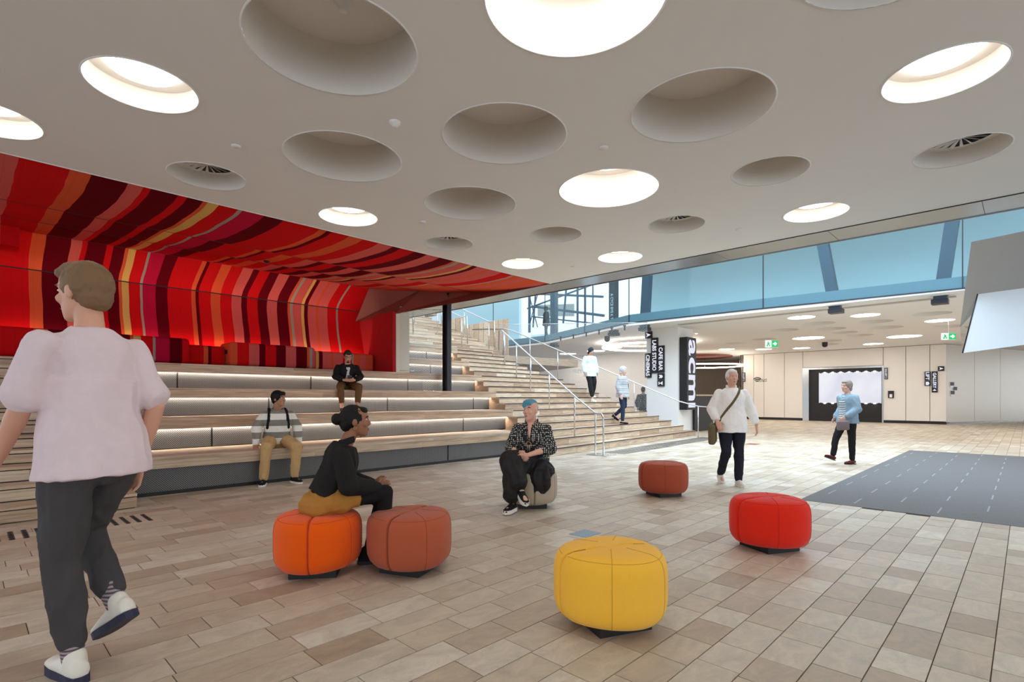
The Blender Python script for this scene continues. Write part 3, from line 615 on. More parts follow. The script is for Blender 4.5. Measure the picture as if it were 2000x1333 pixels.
fw = ['nearest the glass band', 'second from the glass band', 'beside the right exit sign', 'large, above the left exit sign', 'large, in the middle of the far hall', 'farthest left beside the cafe', 'above the wifi lettering', 'above the gallery doorway', 'above the right wall panels']
for i, h in enumerate(FH):
    lab = f"{'glowing round light' if h[0]=='l' else 'unlit round recess'} in the far hall ceiling"
    recess(*h, .05 if h[0] == 'l' else .16, LZC, i, lab+(', '+fw[i] if i < 9 else ''), 'round recesses of the far hall' if i < 9 else ('unlit recesses of the far hall' if h[0] == 'e' else 'added fill lights of the far hall'))
wh = empty('wall_right', (33, 8, 0), 'white panelled wall of the far hall with the gallery doorway', kind='structure')
def yx(px): return W(px, 0, X=33.0).y
pj = [1450, 1472, 1492, 1532, 1568]
for a, b in zip(pj, pj[1:]): kid(MB().box(33.0, 33.1, yx(b)+.012, yx(a)-.012, .14, LZC-.02), 'wall_panel', 'wallpaint', wh)
kid(MB().box(33.0, 33.1, yx(1725)+.012, yx(1568)-.012, 2.98, LZC-.02), 'wall_panel', 'wallpaint', wh)
pj = [1725, 1769, 1816, 1848]
for a, b in zip(pj, pj[1:]): kid(MB().box(33.0, 33.1, yx(b)+.012 if b != 1848 else yx(b), yx(a)-.012, .14, LZC-.02), 'wall_panel', 'wallpaint', wh)
kid(MB().box(33.13, 33.3, yx(1848), 12.6, 0, 4), 'backing', 'black', wh)
kid(MB().box(32.99, 33.09, yx(1568), 12.4, 0, .13), 'skirting', 'black', wh); kid(MB().box(32.99, 33.09, yx(1848), yx(1725), 0, .13), 'skirting', 'black', wh)
wd2 = empty('wall_hall_end', (36, 1, 0), 'satin pale wall turning away at the far right', kind='structure')
A = Vector((33.0, yx(1848))); B = Vector((48, -2.6)); MT['satinwall'] = pmat('satin_wall', srgb(196, 184, 168), .35, .25, var=.02, scale=2)
for k in range(6):
    p = A.lerp(B, k/6+.0008); q = A.lerp(B, (k+1)/6-.0008); kid(MB().prism([(q.x, q.y), (q.x+.03, q.y+.1), (p.x+.03, p.y+.1), (p.x, p.y)][::-1], .10, LZC-.02), 'wall_panel', 'satinwall', wd2)
# gallery doorway
d1 = empty('door_1', (33, 8, 0), 'dark gallery doorway with a glowing screen inside', kind='structure')
y0, y1 = yx(1725), yx(1568); ys_ = yx(1580)
kid(MB().box(32.96, 33.12, ys_, y1, 0, 2.96), 'metal_jamb', 'chrome', d1)
kid(MB().box(33.09, 33.12, y0, ys_, 0, 2.96), 'dark_recess', 'black', d1)
kid(MB().box(32.98, 33.09, y0, ys_, 2.86, 2.96), 'metal_head', 'chrome', d1)
kid(MB().box(32.97, 33.08, y0-.02, y0+.05, 0, 2.96), 'metal_jamb', 'chrome', d1)
tled = NT('led_wall'); MT['ledwall'] = tled.m; tled.b.inputs['Base Color'].default_value = (0, 0, 0, 1)
tc_ = tled.n('ShaderNodeTexCoord'); nz_ = tled.n('ShaderNodeTexNoise', _Scale=.7, _Detail=3.0); tled.l(tc_.outputs['Object'], nz_.inputs[0])
tled.l(tled.mix(nz_.outputs[0], (.55, .55, .72), (1, 1, 1)), tled.b.inputs['Emission Color']); tled.b.inputs['Emission Strength'].default_value = .62
ya, yb = yx(1721), yx(1599); zz = [W(1660, 788, X=33).z, W(1660, 727, X=33).z]
scn = empty('gallery_screen', (33, (ya+yb)/2, zz[0]), 'glowing white gallery screen in the dark doorway', 'screen')
kid(MB().box(33.04, 33.085, ya, yb, *zz), 'panel', 'ledwall', scn)
for k in range(15):
    c = ya+(yb-ya)*(k+.5)/15
    for z in zz: kid(MB().box(33.03, 33.045, c-.05, c+.05, z-.03, z+.02), 'edge_clip', 'ring' if k % 2 else 'black', scn)
# column, signs
tag(MB().box(18.26, 19.45, 9.2, 10.5, 0, LZC).build('trim_2', 'paint'), 'square white column at the right end of the staircase', kind='structure')
def text(s, bold=.02):
    cu = bpy.data.curves.new('txt', 'FONT'); cu.body = s; cu.size = 1; cu.offset = bold; cu.resolution_u = 3
    o = bpy.data.objects.new('tmp', cu); COL.objects.link(o); bpy.context.view_layer.update()
    me = bpy.data.meshes.new_from_object(o.evaluated_get(bpy.context.evaluated_depsgraph_get())); bpy.data.objects.remove(o)
    me.materials.clear(); return me
def put_text(s, name, mat, par, org, xd, yd, w, h, bold=.02, off=.004):
    """fit the lettering into a box: org is its lower left corner, xd/yd the reading and up directions"""
    me = text(s, bold); xs = [v.co.x for v in me.vertices]; ys = [v.co.y for v in me.vertices]; x0, x1, y0, y1 = min(xs), max(xs), min(ys), max(ys)
    xd, yd, org = Vector(xd), Vector(yd), Vector(org); n = xd.cross(yd)*off
    for v in me.vertices: v.co = org+xd*((v.co.x-x0)/(x1-x0)*w)+yd*((v.co.y-y0)/(y1-y0)*h)+n
    return kidme(me, name, mat, par)
DN, UPY, UPX = (0, 0, -1), (0, -1, 0), (1, 0, 0)
put_text('A CYCE BYE K T', 'lettering', 'white', LETCOL[0], (LETCOL[1][0], LETCOL[1][1]+.06, 5.3), DN, UPY, 1.0, .12, .02)
acm = empty('column_sign', (18.7, 9.0, .85), 'tall black sign box with white sideways letters acmi on the white column', 'sign')
kid(MB().box(18.36, 19.10, 8.90, 9.195, .85, 3.52), 'box', 'black', acm)
z0, H_ = 3.52, 2.67
def sz(c): return 3.52-(c-108)/(890-108)*2.67
for ch, a, b in (('a', 132, 305), ('c', 322, 495), ('m', 512, 792), ('i', 815, 866)):
    if ch == 'i': kid(MB().box(18.47, 19.02, 8.892, 8.899, sz(b), sz(a)), 'letter', 'signwhite', acm)
    else: put_text(ch, 'letter', 'signwhite', acm, (18.47, 8.899, sz(a)), DN, UPX, sz(a)-sz(b), .55, .026)
def wallsign(label, txt, px0, px1, py0, py1, X=18.26, glyph=None, light=False):
    a = W(px0, py0, X=X); b = W(px1, py1, X=X); t = empty('wayfinding_sign', (X, (a.y+b.y)/2, b.z), label, 'sign')
    kid(MB().box(X-.06, X, b.y, a.y, b.z, a.z), 'box', 'black' if not light else 'white', t); w, h = a.z-b.z, a.y-b.y
    o = (X-.06, a.y-h*.2, a.z-w*.07)
    if txt: put_text(txt, 'lettering', 'signwhite' if not light else 'black', t, o, DN, UPY, w*.86, h*.6, .03)
    c = Vector((X-.064, (a.y+b.y)/2, (a.z+b.z)/2))
    def g(pts): kid(MB().poly([c+Vector((0, -u*h, v*w)) for u, v in pts], [tuple(range(len(pts)))]), 'pictogram', 'signwhite' if not light else 'black', t)
    if glyph == 'arrow': g([(-.3, .3), (-.12, 0), (-.3, -.3), (.34, -.02), (.34, .02)])
    if glyph == 'cup': g([(-.3, .25), (.15, .25), (.3, .1), (.3, -.1), (.15, -.25), (-.3, -.25), (-.1, 0)])
    if glyph == 'glass': g([(.3, .32), (-.02, .08), (-.2, .06), (-.2, .25), (-.32, .25), (-.32, -.25), (-.2, -.25), (-.2, -.06), (-.02, -.08), (.3, -.32)])
    if glyph == 'lift': g([(-.3, .35), (.15, .35), (.32, 0), (.15, -.35), (-.3, -.35)])
    return t
wallsign('small black arrow sign at the top of the column signs', None, 1261, 1274.5, 649, 661, glyph='arrow')
wallsign('black sideways sign reading LABS STUDIO on the column', 'LABS STUDIO', 1273, 1286, 661, 729)
wallsign('black sideways sign reading CAFE BAR on the column', 'CAFE BAR', 1285.5, 1298.5, 676, 728)
wallsign('black sideways sign reading CINEMAS on the column', 'CINEMAS', 1261, 1273, 691, 738)
wallsign('small black cup pictogram sign under CAFE BAR', None, 1285.5, 1298.5, 730, 742, glyph='cup')
wallsign('small black wine glass pictogram sign under CAFE BAR', None, 1285.5, 1298.5, 743, 755, glyph='glass')
wallsign('small black arrow sign above GALLERY 4', None, 1832, 1844.5, 716, 725, X=33, glyph='arrow')
wallsign('black sideways sign reading GALLERY 4 on the far wall', 'GALLERY 4', 1820, 1831.5, 726, 767, X=33)
wallsign('black sideways sign reading LIFT on the far wall', 'LIFT', 1806, 1818, 726.5, 744, X=33)
wallsign('small black lift pictogram sign below LIFT', None, 1806, 1818, 745, 754, X=33, glyph='lift')
wallsign('small sideways sign reading GALLERY 3 right of the doorway', 'GALLERY 3', 1728, 1734, 719, 741, X=33)
wallsign('small sideways sign reading GALLERY 2 beside the cafe opening', 'GALLERY 2', 1451, 1456, 728, 746, X=33)
t = empty('wifi_notice', (33, yx(1485), 1.9), 'small black wifi symbol and Free wifi at ACMI lettering on the far wall', 'notice')
for r_ in (.1, .2, .3):
    c = W(1479, 748, X=32.99); pts = [(32.985, c.y+r_*math.cos(a), c.z+r_*math.sin(a)) for a in [math.pi*(.25+.5*k/8) for k in range(9)]]
    kid(MB().tube(pts, .025, 5), 'wifi_arc', 'black', t)
for j, s in enumerate(('Free wifi', 'at ACMI wifi')):
    c = W(1483, 743+j*3.4, X=32.99); put_text(s, 'lettering', 'black', t, (32.99, c.y, c.z), UPY, (0, 0, 1), .42, .08, .01)
t = empty('wall_intercom', (33, yx(1740), 1.2), 'black wall panel with a white keypad right of the doorway', 'panel')
a, b = W(1735, 764, X=33), W(1746, 778, X=33)
kid(MB().box(32.92, 33, b.y, a.y, b.z, a.z), 'case', 'black', t); kid(MB().box(32.915, 32.92, b.y+.06, a.y-.06, b.z+.03, b.z+.2), 'keypad', 'white', t); kid(MB().box(32.915, 32.92, b.y+.06, a.y-.06, b.z+.24, a.z-.04), 'display', 'steel', t)
for px, py in ((1855, 752), (1861, 761), (1856, 769)):
    rr = (px-1000)/F; k = .02
    for s in range(400):
        q = A.lerp(B, s/400); u = proj((q.x, q.y, 1.5))[0]
        if u >= px: break
    D_ = CA*q.x+SA*q.y; z = EYE-(py-HY)/F*D_
    t = empty('wall_plaque', (q.x, q.y, z), {752: 'upper', 761: 'middle', 769: 'lower'}[py]+' of three small dark plaques on the satin wall', 'plaque'); dd = (B-A).normalized()
    for nm, mtl, e0, e1, o_ in (('plate', 'white', 0, 1, .0), ('dark_face', 'black', .35, .95, .012)):
        p = q+Vector((0, 0)); n2 = Vector((-abs(dd.y), -dd.x)).normalized()*(.02+o_); zz0, zz1 = z-.14+.28*e0, z-.14+.28*e1
        P1 = (p.x+n2.x, p.y+n2.y); P2 = (p.x+dd.x*.3+n2.x, p.y+dd.y*.3+n2.y)
        kid(MB().slab((P2[0], P2[1], zz0), (P1[0], P1[1], zz0), (P1[0], P1[1], zz1), (P2[0], P2[1], zz1), .02), nm, mtl, t)
for px0, px1, py0, py1, D_, lab in ((1495, 1519, 665, 679, 23.5, 'green exit sign hanging in the middle of the far hall'), (1839, 1866, 651, 664, 17.5, 'green exit sign hanging at the right of the far hall')):
    a = W(px0, py0, D=D_); b = W(px1, py1, D=D_); t = empty('exit_sign', ((a.x+b.x)/2, (a.y+b.y)/2, b.z), lab, 'exit sign')
    d = Vector((b.x-a.x, b.y-a.y, 0)); L = d.length; d.normalize(); n = Vector((-d.y, d.x, 0))*.03
    def pl(u0, u1, v0, v1, th, nm, mtl):
        o = Vector((a.x, a.y, b.z)); h = a.z-b.z
        q = [o+d*(u*L)+Vector((0, 0, v*h)) for u, v in ((u0, v0), (u1, v0), (u1, v1), (u0, v1))]; kid(MB().slab(*[x-n*th for x in q], .02), nm, mtl, t)
    pl(-.02, 1.02, -.03, 1.03, -1, 'case', 'white'); pl(0, .48, .05, .95, .0, 'running_figure_field', 'exitwhite'); pl(.5, 1, .05, .95, 0, 'arrow_field', 'green')
    pl(.58, .78, .42, .58, .3, 'arrow', 'exitwhite'); pl(.72, .82, .25, .75, .3, 'arrow', 'exitwhite'); pl(.82, .9, .4, .6, .3, 'arrow', 'exitwhite')
    pl(.16, .22, .7, .85, .3, 'figure', 'green'); pl(.14, .3, .35, .68, .3, 'figure', 'green'); pl(.08, .18, .12, .36, .3, 'figure', 'green'); pl(.26, .36, .15, .34, .3, 'figure', 'green')
    kid(MB().tube([((a.x+b.x)/2, (a.y+b.y)/2, a.z), ((a.x+b.x)/2, (a.y+b.y)/2, LZC)], .012, 6), 'stem', 'white', t)
# cafe behind the column
wc = empty('wall_cafe', (30, 18, 0), 'dark wall of the cafe behind the column', kind='structure')
kid(MB().box(37.0, 37.2, 12.4, 24, 0, LZC), 'dark_wall', 'darkwall', wc)
kid(MB().box(33.0, 37.2, 12.38, 12.5, 0, LZC), 'return_wall', 'darkwall', wc)
kid(MB().box(26.5, 26.7, 14.6, 30, 0, LZC), 'pale_wall', 'wallpaint', wc)
kid(MB().prism([(26.55, 14.4), (37, 23.8), (37, 24), (26.5, 14.6)], 0, LZC), 'dark_wall', 'darkwall', wc)
def ring(label, c, R, r, mtl='ring'):
    t = empty('ring_pendant', c, label, 'pendant light'); kid(MB().tube([(c[0]+R*math.cos(2*math.pi*k/48), c[1]+R*math.sin(2*math.pi*k/48), c[2]) for k in range(48)], r, 8, True), 'ring', mtl, t)
    for k in range(3): a = 2*math.pi*k/3+.4; kid(MB().tube([(c[0]+R*math.cos(a), c[1]+R*math.sin(a), c[2]), (c[0]+R*math.cos(a), c[1]+R*math.sin(a), LZC)], .006, 5), 'cable', 'chrome', t)
ring('large glowing ring pendant behind the mesh screen left of the column', (22.3, 12.8, 3.68), 2.05, .04)
ring('glowing ring pendant in the dark cafe', (31.0, 13.95, 3.2), 2.25, .035)
tag(MB().lathe([(.001, -.03), (2.3, -.03), (2.3, 0)], (32.3, 15.2, LZC-.01), 48).build('ceiling_disc', 'brown'), 'round reddish ceiling disc above the cafe ring pendant', 'ceiling panel')
t = empty('bar_counter', (20.4, 9.9, 0), 'dark bar counter with timber top right of the column', 'counter')
a, b = W(1357, 846, D=20.2), W(1400, 846, D=21.8)
kid(MB().prism([(a.x, a.y), (b.x, b.y), (b.x+.5, b.y+.6), (a.x+.5, a.y+.6)], 0, 1.36), 'body', 'black', t)
kid(MB().prism([(a.x-.04, a.y-.05), (b.x+.04, b.y-.05), (b.x+.5, b.y+.6), (a.x+.5, a.y+.6)], 1.36, 1.42), 'top', 'wood', t)
t = empty('cafe_lettering', (26.4, 16, 1.9), 'white letters emia on the pale wall seen through the mesh', 'sign')
a = W(1118, 730, D=27.5); put_text('emia', 'lettering', 'white', t, (a.x, a.y, a.z), (SA, -CA, 0), (0, 0, 1), 1.0, .3, .04)
for (px, py), lab in (((1186, 662), 'small black spotlight on the ceiling beside the glowing ring'), ((1611, 673), 'black dome camera on the far hall ceiling')):
    p = W(px, py, z=LZC-.1); tag(MB().lathe([(.001, -.14), (.08, -.12), (.12, -.06), (.12, .1)], (p.x, p.y, LZC-.1), 16).build('dome_camera', 'black'), lab, 'camera')
for (px, py), lab in (((1360, 652), 'tiny downlight on the far hall ceiling beside the sign box'),):
    p = W(px, py, z=LZC); tag(MB().lathe([(.001, -.01), (.05, -.01), (.05, 0)], (p.x, p.y, LZC), 16).build('downlight', 'lamp'), lab, 'ceiling light')
for k in range(6):  # cable mesh fixings under the glass band
    p = W(1095+k*25, 659-k*4.5, z=3.86); tag(MB().lathe([(.03, -.16), (.03, -.02), (.05, -.02), (.05, .02)], (p.x, p.y, 3.86), 10).build('mesh_fixing', 'steel'), 'small steel mesh fixing under the glass band', 'bracket', 'mesh fixings under the glass band')
tag(MB().box(17.6, 17.85, 1.3, 8.9, LZC-.012, LZC-.001).build('slot_diffuser', 'bulkgrey'), 'long narrow grey slot diffuser in the far hall ceiling edge', 'air vent')
# angular bulkhead at right
bk = empty('angular_bulkhead', (11.5, -1, 2.3), 'faceted white bulkhead with a shade-coloured upper face jutting in at the right', 'bulkhead')
hd = Vector((SA*.49+CA*-.87, -CA*.49+SA*-.87, 0)).normalized()
pa, pb, pc, pd = W(1897, 473, D=10.3), W(1913, 560, D=11.3), W(1880, 690, D=11.6), W(1875, 640, D=12.4)
ext = lambda p, dz=0: p+hd*5+Vector((0, 0, dz*5))
pcr = W(2000, 674, D=11.6*.924); dz = (pcr.z-pc.z)/(pcr-pc).xy.length
kid(MB().poly([pa, pb, ext(pb), ext(pa)], [(0, 1, 2, 3)]), 'shaded_face', 'bulkgrey', bk)  # shade of the upper face is put into its grey colour
kid(MB().poly([pb, pc, ext(pc, dz), ext(pb)], [(0, 1, 2, 3)]), 'white_face', 'bulkwhite', bk)
kid(MB().poly([pa, pd, pc, pb], [(0, 1, 2, 3)]), 'mirror_end', 'mirror', bk)
kid(MB().poly([pa, ext(pa), ext(pd), pd], [(0, 1, 2, 3)]), 'back_face', 'bulkgrey', bk)
kid(MB().poly([pd, ext(pd), ext(pc, dz), pc], [(0, 1, 2, 3)]), 'under_face', 'bulkgrey', bk)
kid(MB().tube([pb+Vector((0, 0, -.01)), pc], .014, 5), 'edge_trim', 'black', bk)
# floor boxes
p = W(1143, 1043, z=0); tag(MB().box(p.x-.12, p.x+.12, p.y-.1, p.y+.1, -.01, .003).build('floor_box', pmat('floor_box_blue', srgb(120, 140, 156), .4)), 'blue-grey metal floor box cover behind the yellow ottoman', 'floor box')
p = W(1470, 868, z=0); tag(MB().box(p.x-.2, p.x+.2, p.y-.15, p.y+.15, -.01, .003).build('floor_box', 'brown'), 'brown floor box cover right of the white-shirted man', 'floor box')

# ------------------------------------------------------------------ ottomans
def ottoman(px, D, col, rz, label, R=.318, h=.45):
    r_ = (px-1000)/F; x, y = D*(SA*r_+CA), D*(SA-CA*r_); t = empty('ottoman', (x, y, 0), label, 'ottoman', 'round felt ottomans', rz=rz)
    m = pmat('felt', col, .95, var=.05, scale=140, bump=.12, bscale=350, spec=.15, sheen=.15)
    ms_ = pmat('felt_stitch', [c*.62 for c in col], .95, var=.05)
    ang = sorted(set([2*math.pi*k/96 for k in range(96)]+[(q+d) % (2*math.pi) for q in (0, math.pi) for d in (-.045, -.03, -.02, -.01, .01, .02, .03, .045)])); n = len(ang); prof = [(.0, .075), (.5, .075), (.72, .078), (.85, .090), (.935, .118), (.985, .155), (1, .21), (1, .32), (.985, .36), (.95, .391), (.88, .414), (.76, .425), (.55, .43), (.3, .435), (.0, .437)]
    prof = [(a, .048+(b-.075)*(h-.048)/.362) for a, b in prof]
    def rad(a): # rounded, slightly three-sided outline
        return R*(1+.035*math.cos(3*a+.6)+.012*math.cos(2*a))
    V = []
    for f, z in prof:
        for k in range(n):
            a = ang[k]; d = min(abs(a-0), abs(a-math.pi), abs(a-2*math.pi)); g = math.exp(-(d/.028)**2); rr = rad(a)*f; zz = z
            if f > .5: rr -= .020*g
            dist = abs(math.sin(a))*rr
            if z > .4*h and f < .97: zz -= .012*math.exp(-(dist/.012)**2)
            V.append((rr*math.cos(a), rr*math.sin(a), zz))
    fs = [(i*n+k, i*n+(k+1) % n, (i+1)*n+(k+1) % n, (i+1)*n+k) for i in range(len(prof)-1) for k in range(n)]
    c = MB().poly(V, fs, smooth=True).build('cushion', m, t)
    for a in (0, math.pi): MB().tube([((rad(a)*f-.017)*math.cos(a), (rad(a)*f-.017)*math.sin(a), z-.004) for f, z in prof[3:-2]], .003, 5).build('split_groove', ms_, c)
    for a in (1.05, 2.1, 4.05, 5.15):
        MB().tube([(rad(a)*f*math.cos(a), rad(a)*f*math.sin(a), z) for f, z in prof[2:-1]], .0022, 5).build('seam', ms_, c)
    for s in (0, 1): 
        f, z = prof[10]; MB().tube([(rad(a)*(f+.012)*math.cos(a), rad(a)*(f+.012)*math.sin(a), z-.006) for a in [s*math.pi+.1+(math.pi-.2)*k/30 for k in range(31)]], .0024, 5).build('seam', ms_, c)
    MB().box(-.165, .165, -.165, .165, 0, .055).build('plinth', 'black', t); return t
cr = -math.atan2(CA, SA)   # heading of the picture plane
ottoman(1193, 3.07, srgb(250, 190, 62), cr+3.5, 'mustard yellow felt ottoman nearest the camera')
ottoman(619.5, 3.97, srgb(240, 92, 10), cr-1.42, 'bright orange felt ottoman under the woman in the brown skirt')
ottoman(802, 4.03, srgb(178, 88, 58), cr+1.2, 'terracotta felt ottoman right beside the orange one')
ottoman(1502, 4.6, srgb(226, 42, 22), cr+3.45, 'bright red felt ottoman beside the dark mat')
ottoman(1296, 7.08, srgb(166, 76, 52), cr+3.45, 'terracotta felt ottoman standing alone in front of the white-shirted man')
ottoman(1038, 6.36, srgb(176, 160, 140), cr-1.5, 'beige felt ottoman under the blue-haired woman', R=.31)

# ------------------------------------------------------------------ people
def remesh(mb, vox, smooth=3, fold=0, fscale=9, seed=0, mx=None):
    me = mb.mesh('vol'); o = bpy.data.objects.new('tmp', me); COL.objects.link(o)
    r = o.modifiers.new('r', 'REMESH'); r.mode = 'VOXEL'; r.voxel_size = vox; r.adaptivity = 0
    if smooth: s = o.modifiers.new('s', 'SMOOTH'); s.factor = .5; s.iterations = smooth
    bpy.context.view_layer.update(); m2 = bpy.data.meshes.new_from_object(o.evaluated_get(bpy.context.evaluated_depsgraph_get())); bpy.data.objects.remove(o)
    m2.materials.clear(); m2.polygons.foreach_set('use_smooth', [True]*len(m2.polygons))
    if fold:
        out = []; sv = Vector((seed*3.1, seed*1.7, seed))
        for v, c, nn in [(v, v.co.copy(), v.normal.copy()) for v in m2.vertices]:
            q = Vector((c.x*fscale, c.y*fscale, c.z*fscale*.55))+sv
            n_ = noise.noise(q)+.5*noise.noise(q*2.1); n_ = 1-abs(n_)*2.2
            out += [*(c+nn*fold*(n_-.6))]
        m2.vertices.foreach_set('co', out); m2.update()
    return m2
from mathutils.bvhtree import BVHTree
def snap(root, part, x, z, off=.006, back=False):
    o = [c for c in root.children if c.name.split('.')[0] == part][0]; me = o.data
    if 'bvh' not in root.keys(): BV[root.name] = BV.get(root.name) or BVHTree.FromPolygons([v.co for v in me.vertices], [tuple(p.vertices) for p in me.polygons])
    h = BV[root.name].ray_cast(Vector((x, -.9 if back else .9, z)), Vector((0, 1 if back else -1, 0)))
    return h[0]+h[1]*off if h[0] else None
BV = {}
class Vol(MB):
    def ell(s, c, r, rot=None, n=14):
        V = []; c = Vector(c)
        for i in range(n//2+1):
            a = math.pi*i/(n//2)
            for k in range(n):
                b = 2*math.pi*k/n; p = Vector((r[0]*math.sin(a)*math.cos(b), r[1]*math.sin(a)*math.sin(b), r[2]*math.cos(a)))
                V.append(c+(rot @ p if rot else p))
        return s.poly(V, [(i*n+k, (i+1)*n+k, (i+1)*n+(k+1) % n, i*n+(k+1) % n) for i in range(n//2) for k in range(n)])
    def cap(s, a, b, r0, r1, n=12, flat=1.0, side=None):
        """tapered capsule; flat squeezes it across `side`"""
        a, b = Vector(a), Vector(b); d = b-a; L = d.length or 1e-6; d = d/L
        u = Vector(side) if side else (Vector((0, 0, 1)) if abs(d.z) < .8 else Vector((0, 1, 0)))
        u = (u-d*u.dot(d)).normalized(); w = d.cross(u); rings = []
        for k in (-1, -.85, -.5, 0): rings.append((a+d*r0*k, r0*math.sqrt(max(1e-4, 1-k*k))))
        for k in (0, .5, .85, 1): rings.append((b+d*r1*k, r1*math.sqrt(max(1e-4, 1-k*k))))
        V = [p+(u*math.cos(2*math.pi*k/n)*flat+w*math.sin(2*math.pi*k/n))*r for p, r in rings for k in range(n)]
        m = len(rings); fs = [(i*n+k, i*n+(k+1) % n, (i+1)*n+(k+1) % n, (i+1)*n+k) for i in range(m-1) for k in range(n)]
        return s.poly(V, fs+[tuple(range(n-1, -1, -1)), tuple(range((m-1)*n, m*n))])
    def chain(s, pts, rs, **kw):
        for i in range(len(pts)-1): s.cap(pts[i], pts[i+1], rs[i], rs[i+1], **kw)
        return s
    def loft(s, secs, n=20):
        """secs: (centre, side vector, front vector, side radius, front radius)"""
        V = []
        for c, u, v, ru, rv in secs:
            c, u, v = Vector(c), Vector(u), Vector(v); V += [c+u*ru*math.cos(2*math.pi*k/n)+v*rv*math.sin(2*math.pi*k/n) for k in range(n)]
        m = len(secs); fs = [(i*n+k, i*n+(k+1) % n, (i+1)*n+(k+1) % n, (i+1)*n+k) for i in range(m-1) for k in range(n)]
        return s.poly(V, fs+[tuple(range(n-1, -1, -1)), tuple(range((m-1)*n, m*n))])
def skinmat(name, c): return pmat(name, srgb(*c), .5, var=.04, scale=14, spec=.35)
def cloth(name, c, rough=.85, **kw): return pmat(name, srgb(*c), rough, var=.07, scale=25, bump=.12, bscale=180, spec=.2, **kw)
def bandcloth(name, a, b, period, phase=0, duty=.5, axis=2):
    t = NT(name); t.b.inputs['Roughness'].default_value = .85; tc = t.n('ShaderNodeTexCoord'); sp = t.n('ShaderNodeSeparateXYZ'); t.l(tc.outputs['Object'], sp.inputs[0])
    f = t.math('LESS_THAN', t.math('FRACT', t.math('ADD', t.math('DIVIDE', sp.outputs[axis], period), phase)), duty); t.l(t.mix(f, srgb(*a), srgb(*b)), t.b.inputs['Base Color']); return t.m
def dotcloth(name, a, b, scale):
    t = NT(name); t.b.inputs['Roughness'].default_value = .8; tc = t.n('ShaderNodeTexCoord'); v = t.n('ShaderNodeTexVoronoi', _Scale=scale, _Randomness=.15); t.l(tc.outputs['Object'], v.inputs['Vector'])
    t.l(t.mix(t.math('LESS_THAN', v.outputs['Distance'], .33), srgb(*a), srgb(*b)), t.b.inputs['Base Color']); return t.m
def basis(yaw, pitch, roll=0): return Matrix.Rotation(yaw, 3, 'Z') @ Matrix.Rotation(roll, 3, 'Y') @ Matrix.Rotation(pitch, 3, 'X')
def mirror(p): return Vector((-p[0], p[1], p[2]))
STAND = dict(pel=(0, 0, .94), chest=(0, .01, 1.28), neck=(0, -.01, 1.46), head=(0, .02, 1.60), shR=(.18, -.01, 1.40), shL=(-.18, -.01, 1.40), elR=(.24, -.03, 1.12), elL=(-.24, -.03, 1.12), wrR=(.25, .05, .88), wrL=(-.25, .05, .88),
             hipR=(.09, 0, .90), hipL=(-.09, 0, .90), knR=(.10, .02, .49), knL=(-.10, .02, .49), anR=(.10, -.02, .085), anL=(-.10, -.02, .085))
